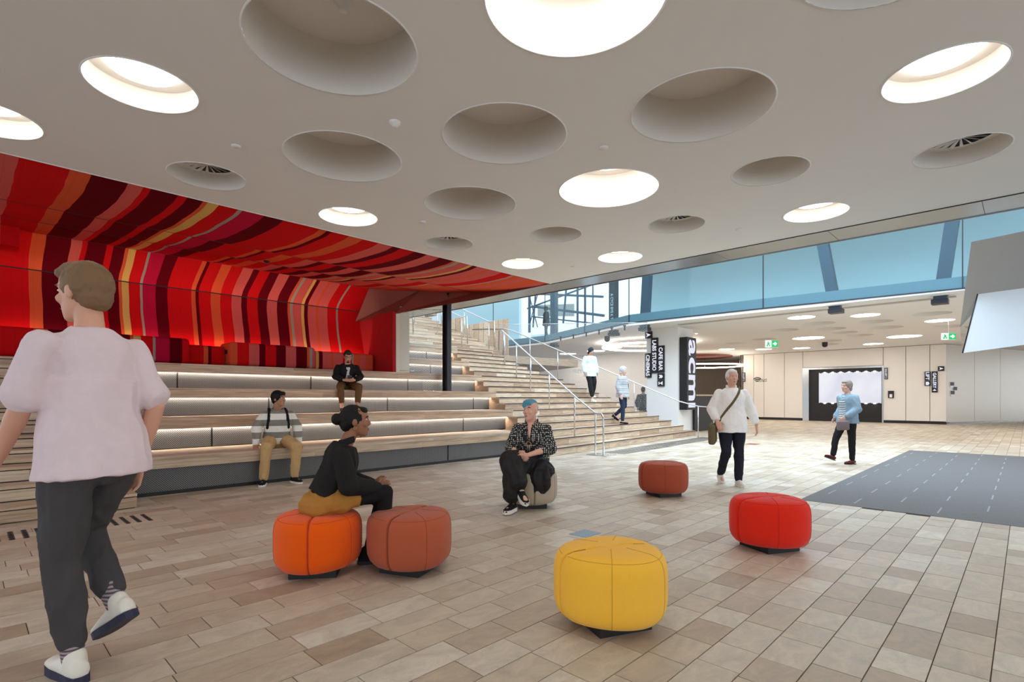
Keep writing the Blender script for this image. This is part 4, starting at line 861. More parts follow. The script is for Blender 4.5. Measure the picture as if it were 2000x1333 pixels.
def human(label, loc, fwd, J, sp, vox=.008, group=None):
    S = sp.get('scale', 1.0); fw = Vector((fwd[0], fwd[1])).normalized(); rz = math.atan2(-fw.x, fw.y)
    root = empty('person', loc, label, 'person', group, rz=rz)
    j = {k: Vector(v) for k, v in STAND.items()}; j.update({k: Vector(v) for k, v in J.items() if k not in ('yaw', 'pitch', 'roll', 'fR', 'fL', 'footR', 'footL')})
    for q in ('shR', 'shL'): j[q] = j[q]-(j['neck']-j['pel']).normalized()*.042
    HB = basis(J.get('yaw', 0), J.get('pitch', 0), J.get('roll', 0)); hc = j['head']; hw = sp.get('build', 1.0)
    def hp(x, y, z): return hc+HB @ Vector((x, y, z))
    ax = (j['neck']-j['pel']).normalized(); shd = (j['shR']-j['shL']).normalized(); hpd = (j['hipR']-j['hipL']).normalized()
    def torso(v, g=0, lo=0, hi=1, bust=0):
        secs = []
        for t_, ru, rv in ((-.16, .12, .09), (-.08, .165, .115), (.04, .172, .122), (.22, .150, .112), (.42, .150, .112), (.60, .166, .122), (.74, .166, .118), (.84, .148, .100), (.91, .112, .080), (.96, .076, .066), (1.02, .056, .056)):
            if t_ < lo or t_ > hi: continue
            a, b, c = j['pel'], j['chest'], j['neck']; q = max(0, min(1, t_)); tt = .62
            p = a.lerp(b, q/tt) if q < tt else b.lerp(c, (q-tt)/(1-tt))
            if t_ < 0: p = a+ax*(t_*(c-a).length)
            if t_ > 1: p = c+(hc-c)*.15
            s_ = hpd.lerp(shd, q).normalized(); f_ = Vector((0, 0, 1)).cross(s_)if False else ax.cross(s_).normalized(); f_ = f_ if f_.y > 0 or abs(f_.y) < .3 else f_
            w = sp.get('w', 1.0)*hw
            secs.append((p, s_, f_, ru*w+g, rv*w*sp.get('d', 1.0)+g))
        return v.loft(secs)
    # --- body: one continuous skin
    v = Vol(); torso(v, -.006)
    v.chain([j['neck']+(j['chest']-j['neck'])*.15, hp(0, -.015, -.07)], [.058*hw, .052*hw], n=14)
    P = [(-.118, .016, .020, .062), (-.108, .036, .042, .048), (-.085, .050, .060, .032), (-.055, .060, .076, .018), (-.02, .067, .088, .006), (.02, .072, .094, .0), (.055, .073, .096, -.004), (.085, .064, .084, -.008), (.106, .042, .055, -.010), (.116, .015, .02, -.012)]
    v.loft([(hp(0, cy, z), HB @ Vector((1, 0, 0)), HB @ Vector((0, 1, 0)), ru, rv) for z, ru, rv, cy in P])
    v.cap(hp(0, .088, .018), hp(0, .106, -.022), .009, .014, n=8); v.ell(hp(0, .100, -.026), (.018, .014, .011), HB)
    v.ell(hp(0, .086, -.066), (.026, .014, .014), HB); v.ell(hp(0, .082, .032), (.050, .018, .010), HB)
    for s in (-1, 1):
        v.ell(hp(s*.076, -.008, -.005), (.010, .021, .033), HB); v.ell(hp(s*.040, .066, -.025), (.024, .022, .022), HB)
    def hand(v, W_, E, fd, thumbside, palm):
        d = Vector(fd).normalized() if fd is not None else (W_-E).normalized(); t_ = Vector(thumbside); t_ = (t_-d*t_.dot(d)).normalized(); n_ = Vector(palm); n_ = (n_-d*n_.dot(d)-t_*n_.dot(t_))
        n_ = n_.normalized() if n_.length > .05 else d.cross(t_)
        k = .95
        v.loft([(W_, t_, n_, .026, .020), (W_+d*.03*k, t_, n_, .034, .017), (W_+d*.07*k, t_, n_, .042, .015), (W_+d*.095*k, t_, n_, .040, .012)], n=12)
        for i, (off, L) in enumerate(((.031, .068), (.0105, .078), (-.0105, .072), (-.031, .056))):
            b0 = W_+d*.088*k+t_*off; c1 = b0+(d+t_*off*1.6).normalized()*L*.45; c2 = c1+(d*.86+n_*.5).normalized()*L*.33; c3 = c2+(d*.55+n_*.83).normalized()*L*.25
            v.chain([b0, c1, c2, c3], [.0092, .0085, .0078, .007], n=8)
        b0 = W_+d*.028+t_*.028; c1 = b0+(d*.6+t_*.75+n_*.25).normalized()*.042; c2 = c1+(d*.9+t_*.25+n_*.3).normalized()*.032
        v.chain([b0, c1, c2], [.013, .0105, .0085], n=8)
    for s in 'RL':
        sg = 1 if s == 'R' else -1
        v.chain([j['sh'+s], j['el'+s]], [.048*hw, .040*hw]); v.chain([j['el'+s], j['el'+s].lerp(j['wr'+s], .3), j['wr'+s]], [.039*hw, .040*hw, .025*hw])
        v.chain([j['hip'+s], j['kn'+s]], [.080*hw, .055*hw]); v.chain([j['kn'+s], j['kn'+s].lerp(j['an'+s], .3), j['an'+s]], [.053*hw, .052*hw, .034*hw])
        h = J.get('f'+s, None); fd, th, pl = (h if h else (None, (-sg*.3, 1, .2), (-sg, 0, 0)))
        hand(v, j['wr'+s], j['el'+s], fd, th, pl)
        ft = Vector(J.get('foot'+s, (0, 1, 0))).normalized(); v.cap(j['an'+s]-ft*.03+Vector((0, 0, -.035)), j['an'+s]+ft*.12+Vector((0, 0, -.045)), .034, .03)
    body = link('body', remesh(v, vox, 2), skinmat('skin', sp['skin']), root)
    # --- face details
    if sp.get('face', True):
        m_w = pmat('eye_white', srgb(232, 226, 220), .3); m_i = pmat('iris', srgb(40, 28, 22), .2); hm = cloth('brow', sp.get('brow', sp['hair']))
        for s in (-1, 1):
            e = link('eye', Vol().ell(hp(s*.031, .080, .012), (.0125, .009, .0065), HB, 10).mesh('eye'), m_w, root)
            link('iris', Vol().ell(hp(s*.031, .0868, .012), (.0055, .003, .0055), HB, 8).mesh('iris'), m_i, e)
            link('eyebrow', Vol().chain([hp(s*.015, .092, .031), hp(s*.034, .092, .036), hp(s*.052, .078, .030)], [.004, .0045, .003], n=6).mesh('brow'), hm, root)
        lm = skinmat('lips', sp.get('lips', tuple(int(c*.72) for c in sp['skin'])))
        lp = link('lips', Vol().ell(hp(0, .0965, -.062), (.023, .006, .0045), HB, 10).ell(hp(0, .0945, -.071), (.018, .007, .005), HB, 10).mesh('lips'), lm, root)
        if sp.get('smile'): link('teeth', Vol().ell(hp(0, .0995, -.0655), (.017, .0045, .0028), HB, 10).mesh('teeth'), m_w, lp)
    # --- hair
    if sp.get('hairfn'):
        hv = Vol(); sp['hairfn'](hv, hp, HB); link('hair', remesh(hv, .006, 1, .003, 45, 2), cloth('hair', sp['hair'], .55), root)
    # --- clothes
    for c in sp['clothes']:
        kind = c['k']; v = Vol(); g = c.get('g', .016)
        if kind in ('top', 'jacket'):
            torso(v, g, c.get('lo', -.10), .98 if kind == 'top' else .97)
            if c.get('hem'): # loose hem below the waist
                a = j['pel']; hh = c['hem']; g += .009; v.loft([(a+ax*q_, hpd, ax.cross(hpd), a_*hw+g, b_*hw*max(1, sp.get('d', 1))+g) for q_, a_, b_ in ((.28, .146, .108), (.16, .156, .116), (.05, .178, .132), (-.04, .190, .144), (-hh, .196, .152))])
            for s in 'RL':
                sl = c.get('sleeve', 1.0); sh, el, wr = j['sh'+s], j['el'+s], j['wr'+s]; r = c.get('r', 1.0)
                v.ell(sh, (.047*hw*r+g*.3,)*3)
                v.cap(j['neck'].lerp(j['chest'], .26), sh, .040, .042*hw+g*.3)
                if sl >= 1: v.chain([sh, el], [.050*hw*r+g*.6, .048*hw*r+g*.9]); e2 = el.lerp(wr, min(1, sl-1)); v.chain([el, e2], [.050*hw*r+g, (.050-.018*min(1, sl-1))*hw*r+g*.8])
                else: v.chain([sh, sh.lerp(el, sl)], [.052*hw*r+g*.5, .054*hw*r+g*.8])
            if c.get('collar'): v.loft([(j['neck']+ax*-.035, shd, ax.cross(shd), .085, .078), (j['neck']+ax*.02, shd, ax.cross(shd), .070, .066), (j['neck']+ax*.045, shd, ax.cross(shd), .066, .062)])
            o = link(c['n'], remesh(v, max(.008, vox), 3, c.get('fold', .008), c.get('fs', 7), 3+len(label)), c['m'], root)
        elif kind == 'pants':
            torso(v, g, -.2, .14); v.ell(j['pel']-ax*.06, (.165*hw+g, .125*hw+g, .11))
            ln = c.get('len', 1.0); fl = c.get('flare', 1.0)
            for s in 'RL':
                hi, kn, an = j['hip'+s], j['kn'+s], j['an'+s]; e = kn.lerp(an, ln)
                v.chain([hi, hi.lerp(kn, .5), kn], [.088*hw+g, (.078*hw+g)*(1+.3*(fl-1)), (.060*hw+g)*(1+.6*(fl-1))]); v.chain([kn, kn.lerp(e, .5), e], [(.060*hw+g)*(1+.6*(fl-1)), (.054*hw+g)*fl, (.044*hw+g)*fl])
            for e_ in c.get('extra', ()): v.ell(*e_)
            link(c['n'], remesh(v, max(.008, vox), 3, c.get('fold', .008), c.get('fs', 9), 5+len(label)), c['m'], root)
        elif kind == 'skirt':
            torso(v, g, -.2, .2); v.ell(j['pel']-ax*.07, (.185*hw+g, .16*hw+g, .12))
            for s in 'RL': v.chain([j['hip'+s], j['hip'+s].lerp(j['kn'+s], c.get('len', .7))], [.105*hw+g, .085*hw+g])
            a = j['hipR'].lerp(j['knR'], c.get('len', .7)); b = j['hipL'].lerp(j['knL'], c.get('len', .7)); v.chain([(j['hipR']+j['hipL'])/2, (a+b)/2], [.11, .085])
            link(c['n'], remesh(v, max(.008, vox), 3, c.get('fold', .007), 7, 9), c['m'], root)
        elif kind == 'tights':
            for s in 'RL':
                ft = Vector(J.get('foot'+s, (0, 1, 0))).normalized()
                v.chain([j['hip'+s], j['kn'+s]], [.085*hw+g, .060*hw+g]); v.chain([j['kn'+s], j['kn'+s].lerp(j['an'+s], .3), j['an'+s]], [.059*hw+g, .058*hw+g, .038*hw+g])
            link(c['n'], remesh(v, .008, 2), c['m'], root)
        elif kind == 'socks':
            for s in 'RL':
                an, kn = j['an'+s], j['kn'+s]; link('sock', remesh(Vol().chain([an-(kn-an)*.05, an.lerp(kn, .25)], [.042*hw, .048*hw]), .008, 1), c['m'], root)
        elif kind == 'shoes':
            for s in 'RL':
                an = j['an'+s]; ft = Vector(J.get('foot'+s, (0, 1, 0))).normalized(); up = Vector((0, 0, 1)); up = (up-ft*up.dot(ft)).normalized(); sd = ft.cross(up)
                B = lambda y, z: an+ft*y+up*(z-.085)
                L = c.get('L', 1.0); v = Vol(); hgt = c.get('h', 1.0)
                v.loft([(B(-.075*L, .05), sd, up, .012, .02), (B(-.065*L, .05), sd, up, .033, .042*hgt), (B(-.02*L, .055), sd, up, .040, .052*hgt), (B(.05*L, .048), sd, up, .043, .042*hgt), (B(.11*L, .040), sd, up, .047, .030), (B(.165*L, .034), sd, up, .040, .022), (B(.188*L, .03), sd, up, .016, .012)], n=16)
                if hgt > .9: v.cap(B(-.015, .07), B(-.015, .098), .043, .041)
                if c.get('strap') is None and hgt < .9: pass
                up_o = link('shoe', remesh(v, .007, 2), c['m'], root)
                w = Vol(); th = c.get('sole', .028); outl = [(-.082, .0), (-.075, .026), (-.04, .038), (.02, .038), (.08, .047), (.13, .047), (.17, .034), (.193, .0)]; ring = outl+[(y_, -x_) for y_, x_ in reversed(outl[1:-1])]
                pts = [B(y_*L, 0)+sd*x_*1.05 for y_, x_ in ring]; n_ = len(pts)
                w.poly(pts+[p+up*th for p in pts], [tuple(range(n_-1, -1, -1)), tuple(range(n_, 2*n_))]+[(i, (i+1) % n_, n_+(i+1) % n_, n_+i) for i in range(n_)])
                link('sole', w.mesh('sole'), c['sm'], up_o)
                if c.get('laces'):
                    for q in range(4): link('lace', Vol().tube([B(.03+q*.022, .088-q*.008)+sd*.026, B(.032+q*.022, .096-q*.009), B(.03+q*.022, .088-q*.008)-sd*.026], .0035, 5).mesh('lace'), c['sm'] if c.get('lm') is None else c['lm'], up_o)
        elif kind == 'custom': c['fn'](root, j, hp, HB)
    if S != 1.0: root.scale = (S, S, S)
    return root
def short_hair(v, hp, HB, front=.0, vol=1.0):
    v.ell(hp(0, -.020, .030), (.084*vol, .099*vol, .100*vol), HB, 18); v.ell(hp(0, -.03, .01), (.086*vol, .075, .06), HB); v.ell(hp(0, -.05, -.02), (.072, .062, .07), HB)
    v.ell(hp(0, .05+front, .085), (.060, .045, .030), HB)
BLK = cloth('black_cloth', (30, 29, 31)); BLKS = pmat('black_rubber', srgb(24, 24, 26), .6); WHTS = pmat('white_rubber', srgb(232, 228, 220), .6)
RV = Vector((SA, -CA)); FV = Vector((CA, SA))          # picture right and picture depth in plan
def at(px, D): r_ = (px-1000)/F; return (D*(SA*r_+CA), D*(SA-CA*r_))
def facing(r_, f_): q = RV*r_+FV*f_; return (q.x, q.y)

# 1 youth on the lowest tier
def straps(root, j, hp, HB):
    for s in (1, -1):
        pts = [Vector((s*.11, -.07, 1.09)), Vector((s*.115, -.01, 1.125))]+[q for q in (snap(root, 'striped_jumper', s*(.118+.03*k/6), 1.10-.045*k, .004) for k in range(7)) if q]
        w = Vol()
        for a, b in zip(pts, pts[1:]): w.cap(a, b, .026, .026, flat=.4, side=(0, 1, .2))
        link('backpack_strap', remesh(w, .008, 1), BLK, root)
    link('collar_rib', Vol().tube([(j['neck'].x+.085*math.cos(a), j['neck'].y+.015+.08*math.sin(a), j['neck'].z-.005-.035*max(0, math.sin(a))) for a in [2*math.pi*k/24 for k in range(24)]], .011, 6, True).mesh('rib'), cloth('grey_rib', (140, 136, 128)), root)
youth = dict(skin=(176, 126, 98), hair=(22, 20, 20), build=1.12, hairfn=lambda v, hp, HB: (short_hair(v, hp, HB, .015, 1.08), v.ell(hp(.0, .07, .07), (.066, .03, .03), HB), v.ell(hp(.06, .02, .02), (.018, .04, .04), HB), v.ell(hp(-.06, .02, .02), (.018, .04, .04), HB)),
    clothes=[dict(k='top', n='striped_jumper', m=bandcloth('striped_jumper', (236, 232, 224), (134, 130, 120), .19, .47), g=.026, sleeve=2.0, fold=.010, lo=-.08), dict(k='pants', n='chinos', m=cloth('khaki_chino', (196, 160, 112)), g=.014, fold=.010, len=.93),
             dict(k='shoes', m=BLK, sm=WHTS, laces=True, lm=BLKS), dict(k='custom', fn=straps)])
x_ = W(541, 0, Y=8.5).x
human('seated youth in grey and white striped jumper with backpack straps on the lowest tier', (x_, 8.5, 0), (-.28, -.96), dict(pel=(0, 0, .64), chest=(0, .07, .93), neck=(0, .08, 1.13), head=(-.01, .13, 1.28), shR=(.19, .06, 1.07), shL=(-.19, .06, 1.07), elR=(.29, .06, .84), elL=(-.29, .04, .84),
    wrR=(.31, .20, .60), wrL=(-.30, .14, .58), fR=((.1, .8, -.5), (-1, .2, 0), (0, 0, -1)), fL=((-.1, .8, -.4), (1, .2, 0), (0, 0, -1)), hipR=(.10, .03, .62), hipL=(-.10, .03, .62), knR=(.19, .46, .56), knL=(-.23, .45, .56), anR=(.23, .46, .085), anL=(-.20, .44, .085), footR=(.25, 1, 0), footL=(-.45, 1, 0), yaw=.85, pitch=.02), youth, .0065)
# 2 man with a phone
def glasses(root, j, hp, HB):
    g = MB()
    for s in (1, -1): g.tube([hp(s*.031+.024*math.cos(a), .098, .010+.020*math.sin(a)) for a in [2*math.pi*k/14 for k in range(14)]], .0022, 5, True); g.tube([hp(s*.055, .096, .014), hp(s*.078, .03, .012), hp(s*.08, -.01, .008)], .002, 5)
    g.tube([hp(-.007, .100, .012), hp(.007, .100, .012)], .002, 5); link('glasses', g.mesh('glasses'), BLKS, root)
    link('beard', remesh(Vol().ell(hp(0, .074, -.096), (.036, .024, .026), HB).ell(hp(0, .096, -.052), (.026, .008, .005), HB), .005, 1), cloth('beard', (52, 38, 30)), root)
    link('tshirt_front', remesh(Vol().loft([((snap(root, 'jacket', 0, z_) or Vector((0, .2, z_)))-Vector((0, .028, 0)), (1, 0, 0), (0, 1, 0), w_, .034) for z_, w_ in ((j['neck'].z-.03, .05), (j['chest'].z+.06, .045), (j['chest'].z-.06, .036), (j['pel'].z+.14, .05))]), .008, 2), cloth('white_tee', (228, 218, 210)), root)
seatman = dict(skin=(206, 160, 136), hair=(58, 42, 34), hairfn=lambda v, hp, HB: (short_hair(v, hp, HB, .01, 1.04), v.ell(hp(.01, .04, .115), (.055, .055, .03), HB)),
    clothes=[dict(k='jacket', n='jacket', m=cloth('black_jacket', (34, 32, 32)), g=.024, sleeve=1.75, fold=.011, collar=False, lo=-.04), dict(k='pants', n='trousers', m=cloth('brown_chino', (110, 80, 50)), g=.016, fold=.009, len=.66),
             dict(k='shoes', m=BLK, sm=WHTS), dict(k='custom', fn=glasses)])
x_ = W(677, 0, Y=10.5).x
human('seated man in black jacket and brown trousers looking down at a phone', (x_, 10.5, .99), (-.36, -.93), dict(pel=(0, 0, .58), chest=(0, .10, .87), neck=(0, .14, 1.05), head=(0, .21, 1.18), shR=(.19, .10, .99), shL=(-.19, .10, .99), elR=(.26, .20, .75), elL=(-.26, .20, .75),
    wrR=(.10, .40, .67), wrL=(-.10, .40, .67), fR=((-.8, .5, 0), (0, .5, 1), (0, .3, .2)), fL=((.8, .5, 0), (0, .5, 1), (0, .3, .2)), hipR=(.10, .03, .56), hipL=(-.10, .03, .56), knR=(.19, .46, .53), knL=(-.19, .46, .53), anR=(.15, .46, .085), anL=(-.15, .46, .085), footR=(.1, 1, 0), footL=(-.3, 1, 0), pitch=-.45), seatman)
fw = Vector((-.36, -.93)).normalized(); c_ = Vector((x_, 10.5))+fw*.47
ph = rbox(-.036, .036, -.005, .005, -.075, .075, .004, 2); po = link('phone', ph, 'black'); po.location = (c_.x, c_.y, .99+.735); po.rotation_euler = (math.radians(-50), math.radians(90), math.atan2(-fw.x, fw.y)); tag(po, 'black phone held by the seated man in the black jacket', 'phone')

# 3 woman on the orange ottoman
def bun(v, hp, HB):
    v.ell(hp(0, -.020, .028), (.085, .102, .100), HB, 18); v.ell(hp(0, -.03, .0), (.084, .08, .06), HB); v.ell(hp(0, -.06, -.02), (.066, .058, .065), HB); v.ell(hp(0, .05, .08), (.058, .045, .03), HB)
    v.ell(hp(0, -.135, .015), (.046, .042, .046), HB); v.cap(hp(0, -.10, .01), hp(0, -.13, .012), .03, .03)
def scrunchie(root, j, hp, HB):
    link('scrunchie', Vol().tube([hp(.032*math.cos(a), -.104, .012+.032*math.sin(a)) for a in [2*math.pi*k/14 for k in range(14)]], .008, 6, True).mesh('scr'), cloth('brown_band', (150, 84, 54)), root)
    link('earring', Vol().tube([hp(.084, -.004+.010*math.cos(a), -.05+.010*math.sin(a)) for a in [2*math.pi*k/12 for k in range(12)]], .002, 5, True).mesh('ear'), pmat('gold', srgb(210, 170, 90), .3, 1), root)
    ww = Vol().loft([(j['neck']+Vector((0, 0, -.02)), (1, 0, 0), (0, .95, .3), .082, .072), (j['neck']+Vector((0, .01, .035)), (1, 0, 0), (0, .95, .3), .070, .066)]); link('collar', remesh(ww, .008, 1), BLK, root)
x_, y_ = at(640, 4.0); ow = dict(skin=(150, 100, 74), hair=(24, 20, 19), w=.92, build=.92, hairfn=bun,
    clothes=[dict(k='top', n='blouse', m=cloth('black_blouse', (33, 31, 30)), g=.030, sleeve=2.0, fold=.012, fs=6, lo=-.02, r=1.05), dict(k='skirt', n='skirt', m=cloth('tan_skirt', (176, 122, 56)), g=.018, len=.34, fold=.010), dict(k='tights', n='tights', m=cloth('black_tights', (28, 26, 27)), g=.004),
             dict(k='shoes', m=BLK, sm=BLKS), dict(k='custom', fn=scrunchie)])
human('seated woman in black blouse and tan skirt with hair in a bun, seen from behind', (x_, y_, 0), facing(.93, .36), dict(pel=(0, -.02, .56), chest=(0, .09, .80), neck=(0, .13, .96), head=(0, .20, 1.12), shR=(.16, .10, .91), shL=(-.16, .10, .91), elR=(.20, .14, .66), elL=(-.20, .14, .66),
    wrR=(.08, .34, .62), wrL=(-.08, .34, .62), fR=((-.7, .6, 0), (0, .4, 1), (-.3, 0, -1)), fL=((.7, .6, 0), (0, .4, 1), (.3, 0, -1)), hipR=(.085, .03, .53), hipL=(-.085, .03, .53), knR=(.06, .42, .57), knL=(-.06, .42, .52), anR=(.02, .40, .12), anL=(-.06, .30, .085), footR=(0, 1, -.25), footL=(0, 1, 0), yaw=-.05, pitch=.0), ow, .0065)
# 4 woman with blue hair on the beige ottoman
def quiff(v, hp, HB):
    v.ell(hp(0, -.005, .082), (.060, .098, .054), HB, 18); v.ell(hp(.0, .070, .088), (.064, .036, .040), HB); v.ell(hp(.024, .088, .056), (.040, .016, .030), HB); v.ell(hp(0, -.085, .04), (.045, .026, .06), HB)
def necklace(root, j, hp, HB):
    gm = pmat('gold', srgb(200, 150, 80), .3, 1); n = j['neck']
    link('pendant', Vol().tube([(n.x+.028*math.cos(a), n.y+.165, n.z-.26+.028*math.sin(a)) for a in [2*math.pi*k/16 for k in range(16)]], .004, 6, True).mesh('pen'), gm, root)
    vv = Vol().loft([(n+Vector((0, .062, -.01)), (1, 0, 0), (0, 1, 0), .040, .03), (n+Vector((0, .095, -.10)), (1, 0, 0), (0, 1, 0), .024, .036), (n+Vector((0, .115, -.19)), (1, 0, 0), (0, 1, 0), .006, .03)]); link('open_neckline', remesh(vv, .006, 1), skinmat('skin', (222, 170, 146)), root)
    for s in (1, -1):
        link('earring', Vol().cap(hp(s*.084, -.005, -.045), hp(s*.084, -.005, -.10), .004, .006, n=6).mesh('ear'), pmat('silver', srgb(220, 220, 220), .3, 1), root)
        cc = Vol(); cc.cap(n+Vector((s*.072, .0, .012)), n+Vector((s*.056, .085, -.055)), .022, .016, flat=.5, side=(s, .6, 0)); link('collar', remesh(cc, .007, 1), dotm, root)
dotm = dotcloth('polka_dot', (24, 23, 24), (226, 222, 212), 46)
x_, y_ = at(1040, 6.36); bw = dict(skin=(222, 170, 146), hair=(92, 150, 176), brow=(80, 56, 44), lips=(120, 26, 34), smile=True, w=1.0, hairfn=quiff,
    clothes=[dict(k='top', n='polka_dot_shirt', m=dotm, g=.030, sleeve=1.25, fold=.010, lo=-.16, r=1.05), dict(k='pants', n='wide_trousers', m=cloth('black_satin', (38, 36, 36), .55), g=.028, flare=1.7, len=.66, fold=.018, fs=7, extra=[((-.14, .16, .46), (.16, .15, .12)), ((-.13, .25, .34), (.15, .075, .17)), ((.13, .36, .36), (.12, .09, .17))]),
             dict(k='shoes', m=BLK, sm=WHTS, sole=.042, laces=True, lm=BLKS), dict(k='custom', fn=necklace)])
human('smiling woman with blue hair in polka dot shirt sitting with crossed legs', (x_, y_, 0), facing(-.25, -.97), dict(pel=(0, -.02, .55), chest=(0, .03, .83), neck=(0, .05, 1.02), head=(.0, .09, 1.147), shR=(.175, .03, .965), shL=(-.175, .03, .965), elR=(.235, .12, .71), elL=(-.235, .12, .71),
    wrR=(.10, .36, .66), wrL=(-.03, .37, .65), fR=((-.75, .35, -.35), (0, .3, 1), (-.2, -.3, -1)), fL=((.85, .25, -.25), (0, .4, 1), (.2, -.3, -1)), hipR=(.09, .02, .52), hipL=(-.09, .02, .52), knR=(.12, .40, .46), knL=(.17, .40, .585), anR=(.14, .43, .10), anL=(.015, .50, .27), footR=(.2, 1, 0), footL=(-.5, .7, -.35), yaw=-.42, pitch=.04), bw, .006)
# 5 man in white shirt
def strapbag(root, j, hp, HB):
    om = cloth('olive_canvas', (104, 92, 62)); w = Vol()
    pts = [Vector((-.10, -.06, 1.42)), Vector((-.10, 0, 1.455))]+[q for q in (snap(root, 'white_shirt', -.10+.30*k/12, 1.42-.46*k/12, .004) for k in range(13)) if q]+[Vector((.27, .09, .90))]
    for a, b in zip(pts, pts[1:]): w.cap(a, b, .021, .021, flat=.4, side=(0, 1, 0))
    link('bag_strap', remesh(w, .008, 1), om, root)
    link('watch', Vol().tube([j['wrL']+Vector((.034*math.cos(a), .034*math.sin(a), .02)) for a in [2*math.pi*k/14 for k in range(14)]], .008, 6, True).mesh('watch'), pmat('silver', srgb(210, 205, 190), .3, 1), root)
    cc = Vol()
    for s in (1, -1): cc.cap(j['neck']+Vector((s*.066, -.01, .012)), j['neck']+Vector((s*.045, .08, -.05)), .024, .018, flat=.5, side=(s, .5, 0))
    link('collar', remesh(cc, .008, 1), WSH, root)
WSH = cloth('white_shirt', (246, 242, 238))
wm = dict(skin=(218, 164, 142), hair=(226, 224, 222), brow=(190, 180, 172), build=1.02, w=1.0, d=1.05, hairfn=lambda v, hp, HB: short_hair(v, hp, HB, -.01, 1.03),
    clothes=[dict(k='top', n='white_shirt', m=WSH, g=.020, sleeve=1.75, fold=.012, fs=6, hem=.16, r=1.04), dict(k='pants', n='dark_jeans', m=cloth('dark_jeans', (34, 36, 46)), g=.014, fold=.008, len=.94), dict(k='shoes', m=cloth('white_shoe', (226, 220, 210)), sm=WHTS), dict(k='custom', fn=strapbag)])
x_, y_ = at(1429, 7.95); wfw = facing(-.12, -1)
human('white-haired man in white shirt walking with an olive shoulder bag', (x_, y_, 0), wfw, dict(elR=(.27, -.05, 1.13), elL=(-.28, -.04, 1.12), wrR=(.24, .12, .95), wrL=(-.34, .04, .89), fR=((-.2, .5, -.8), (-.8, .4, 0), (-.5, -.2, -.2)), fL=((-.05, .1, -1), (.1, 1, 0), (1, 0, 0)), knR=(.10, .10, .50), knL=(-.085, .06, .49), anR=(.12, -.16, .14), anL=(-.06, .14, .085), hipR=(.10, 0, .90), hipL=(-.10, 0, .90), footR=(0, .9, -.45), footL=(-.1, 1, 0), pitch=.02, yaw=.08), wm)
f2 = Vector(wfw).normalized(); r2 = Vector((f2.y, -f2.x)); q = Vector((x_, y_))+r2*.29+f2*.06
bme = rbox(-.13, .13, -.05, .05, -.15, .15, .035, 3); bo = link('shoulder_bag', bme, cloth('olive_bag', (108, 96, 68))); bo.location = (q.x, q.y, .76); bo.rotation_euler = (0, .12, math.atan2(-f2.x, f2.y)+1.2); tag(bo, 'olive canvas bag at the hip of the white-shirted man', 'bag')
# 6 woman in denim jacket
def stripefront(root, j, hp, HB):
    link('striped_top', remesh(Vol().loft([((snap(root, 'denim_jacket', 0, z_) or Vector((0, .2, z_)))-Vector((0, .045, 0)), (1, 0, 0), (0, 1, 0), w_, .055) for z_, w_ in ((1.40, .05), (1.28, .085), (1.12, .10), (.92, .11))]), .009, 2), bandcloth('thin_stripes', (222, 228, 230), (60, 70, 84), .036), root)
dn = dict(skin=(216, 170, 150), hair=(150, 134, 122), w=.95, hairfn=lambda v, hp, HB: (short_hair(v, hp, HB, 0, 1.1), v.ell(hp(0, -.05, -.05), (.075, .06, .07), HB)), scale=.95,
    clothes=[dict(k='jacket', n='denim_jacket', m=cloth('denim', (136, 156, 170)), g=.026, sleeve=1.85, fold=.012, hem=.10, r=1.05), dict(k='pants', n='black_trousers', m=BLK, g=.008, len=.92), dict(k='shoes', m=cloth('maroon_leather', (96, 30, 34), .4), sm=BLKS, h=.7, sole=.014), dict(k='custom', fn=stripefront)])
x_, y_ = at(1655, 10.4)
human('walking woman in denim jacket and striped top before the gallery doorway', (x_, y_, 0), facing(-.97, -.24), dict(knR=(.09, .20, .52), knL=(-.09, -.02, .49), anR=(.08, .28, .17), anL=(-.07, -.05, .085), footR=(0, 1, .35), elR=(.23, -.1, 1.13), elL=(-.23, .0, 1.13), wrR=(.2, .10, .95), wrL=(-.16, .20, .98), pitch=-.05), dn, .010)
hb = rbox(-.13, .13, -.04, .04, -.09, .09, .03, 3); ho = link('handbag', hb, cloth('taupe_bag', (120, 104, 104))); fq = Vector(facing(-.97, -.24)); rq_ = Vector((fq.y, -fq.x)); q = Vector((x_, y_))+fq*.30-rq_*.19; ho.location = (q.x, q.y, .90*.95-.09); ho.rotation_euler = (0, 0, math.atan2(-fq.x, fq.y)+1.57); tag(ho, 'taupe handbag held by the woman in the denim jacket', 'bag')
# 7, 8 women on the stairs
def onstair(px, D): x, y = at(px, D); return x, y, mainz(x, y)
x_, y_, z_ = onstair(1150, 17.3)
s1 = dict(skin=(196, 150, 128), hair=(44, 46, 54), scale=.94, w=1.0, hairfn=lambda v, hp, HB: (short_hair(v, hp, HB, 0, 1.15), v.ell(hp(0, -.05, -.06), (.085, .07, .09), HB)), clothes=[dict(k='jacket', n='pale_jacket', m=cloth('pale_blue_jacket', (206, 222, 232)), g=.034, sleeve=1.9, hem=.22, fold=.014, r=1.1), dict(k='pants', n='cropped_trousers', m=BLK, g=.022, len=.75, flare=1.2), dict(k='shoes', m=cloth('white_sneaker', (232, 234, 236)), sm=WHTS)])
human('woman in loose pale blue jacket walking down the upper part of the staircase', (x_, y_-.05, z_-.0), facing(.45, -.9), dict(knR=(.10, .14, .52), anR=(.10, .30, .085-.155), knL=(-.10, .10, .51), anL=(-.10, -.02, .085), pitch=-.4, head=(0, .05, 1.59)), s1, .011)
x_, y_, z_ = onstair(1216, 15.55)
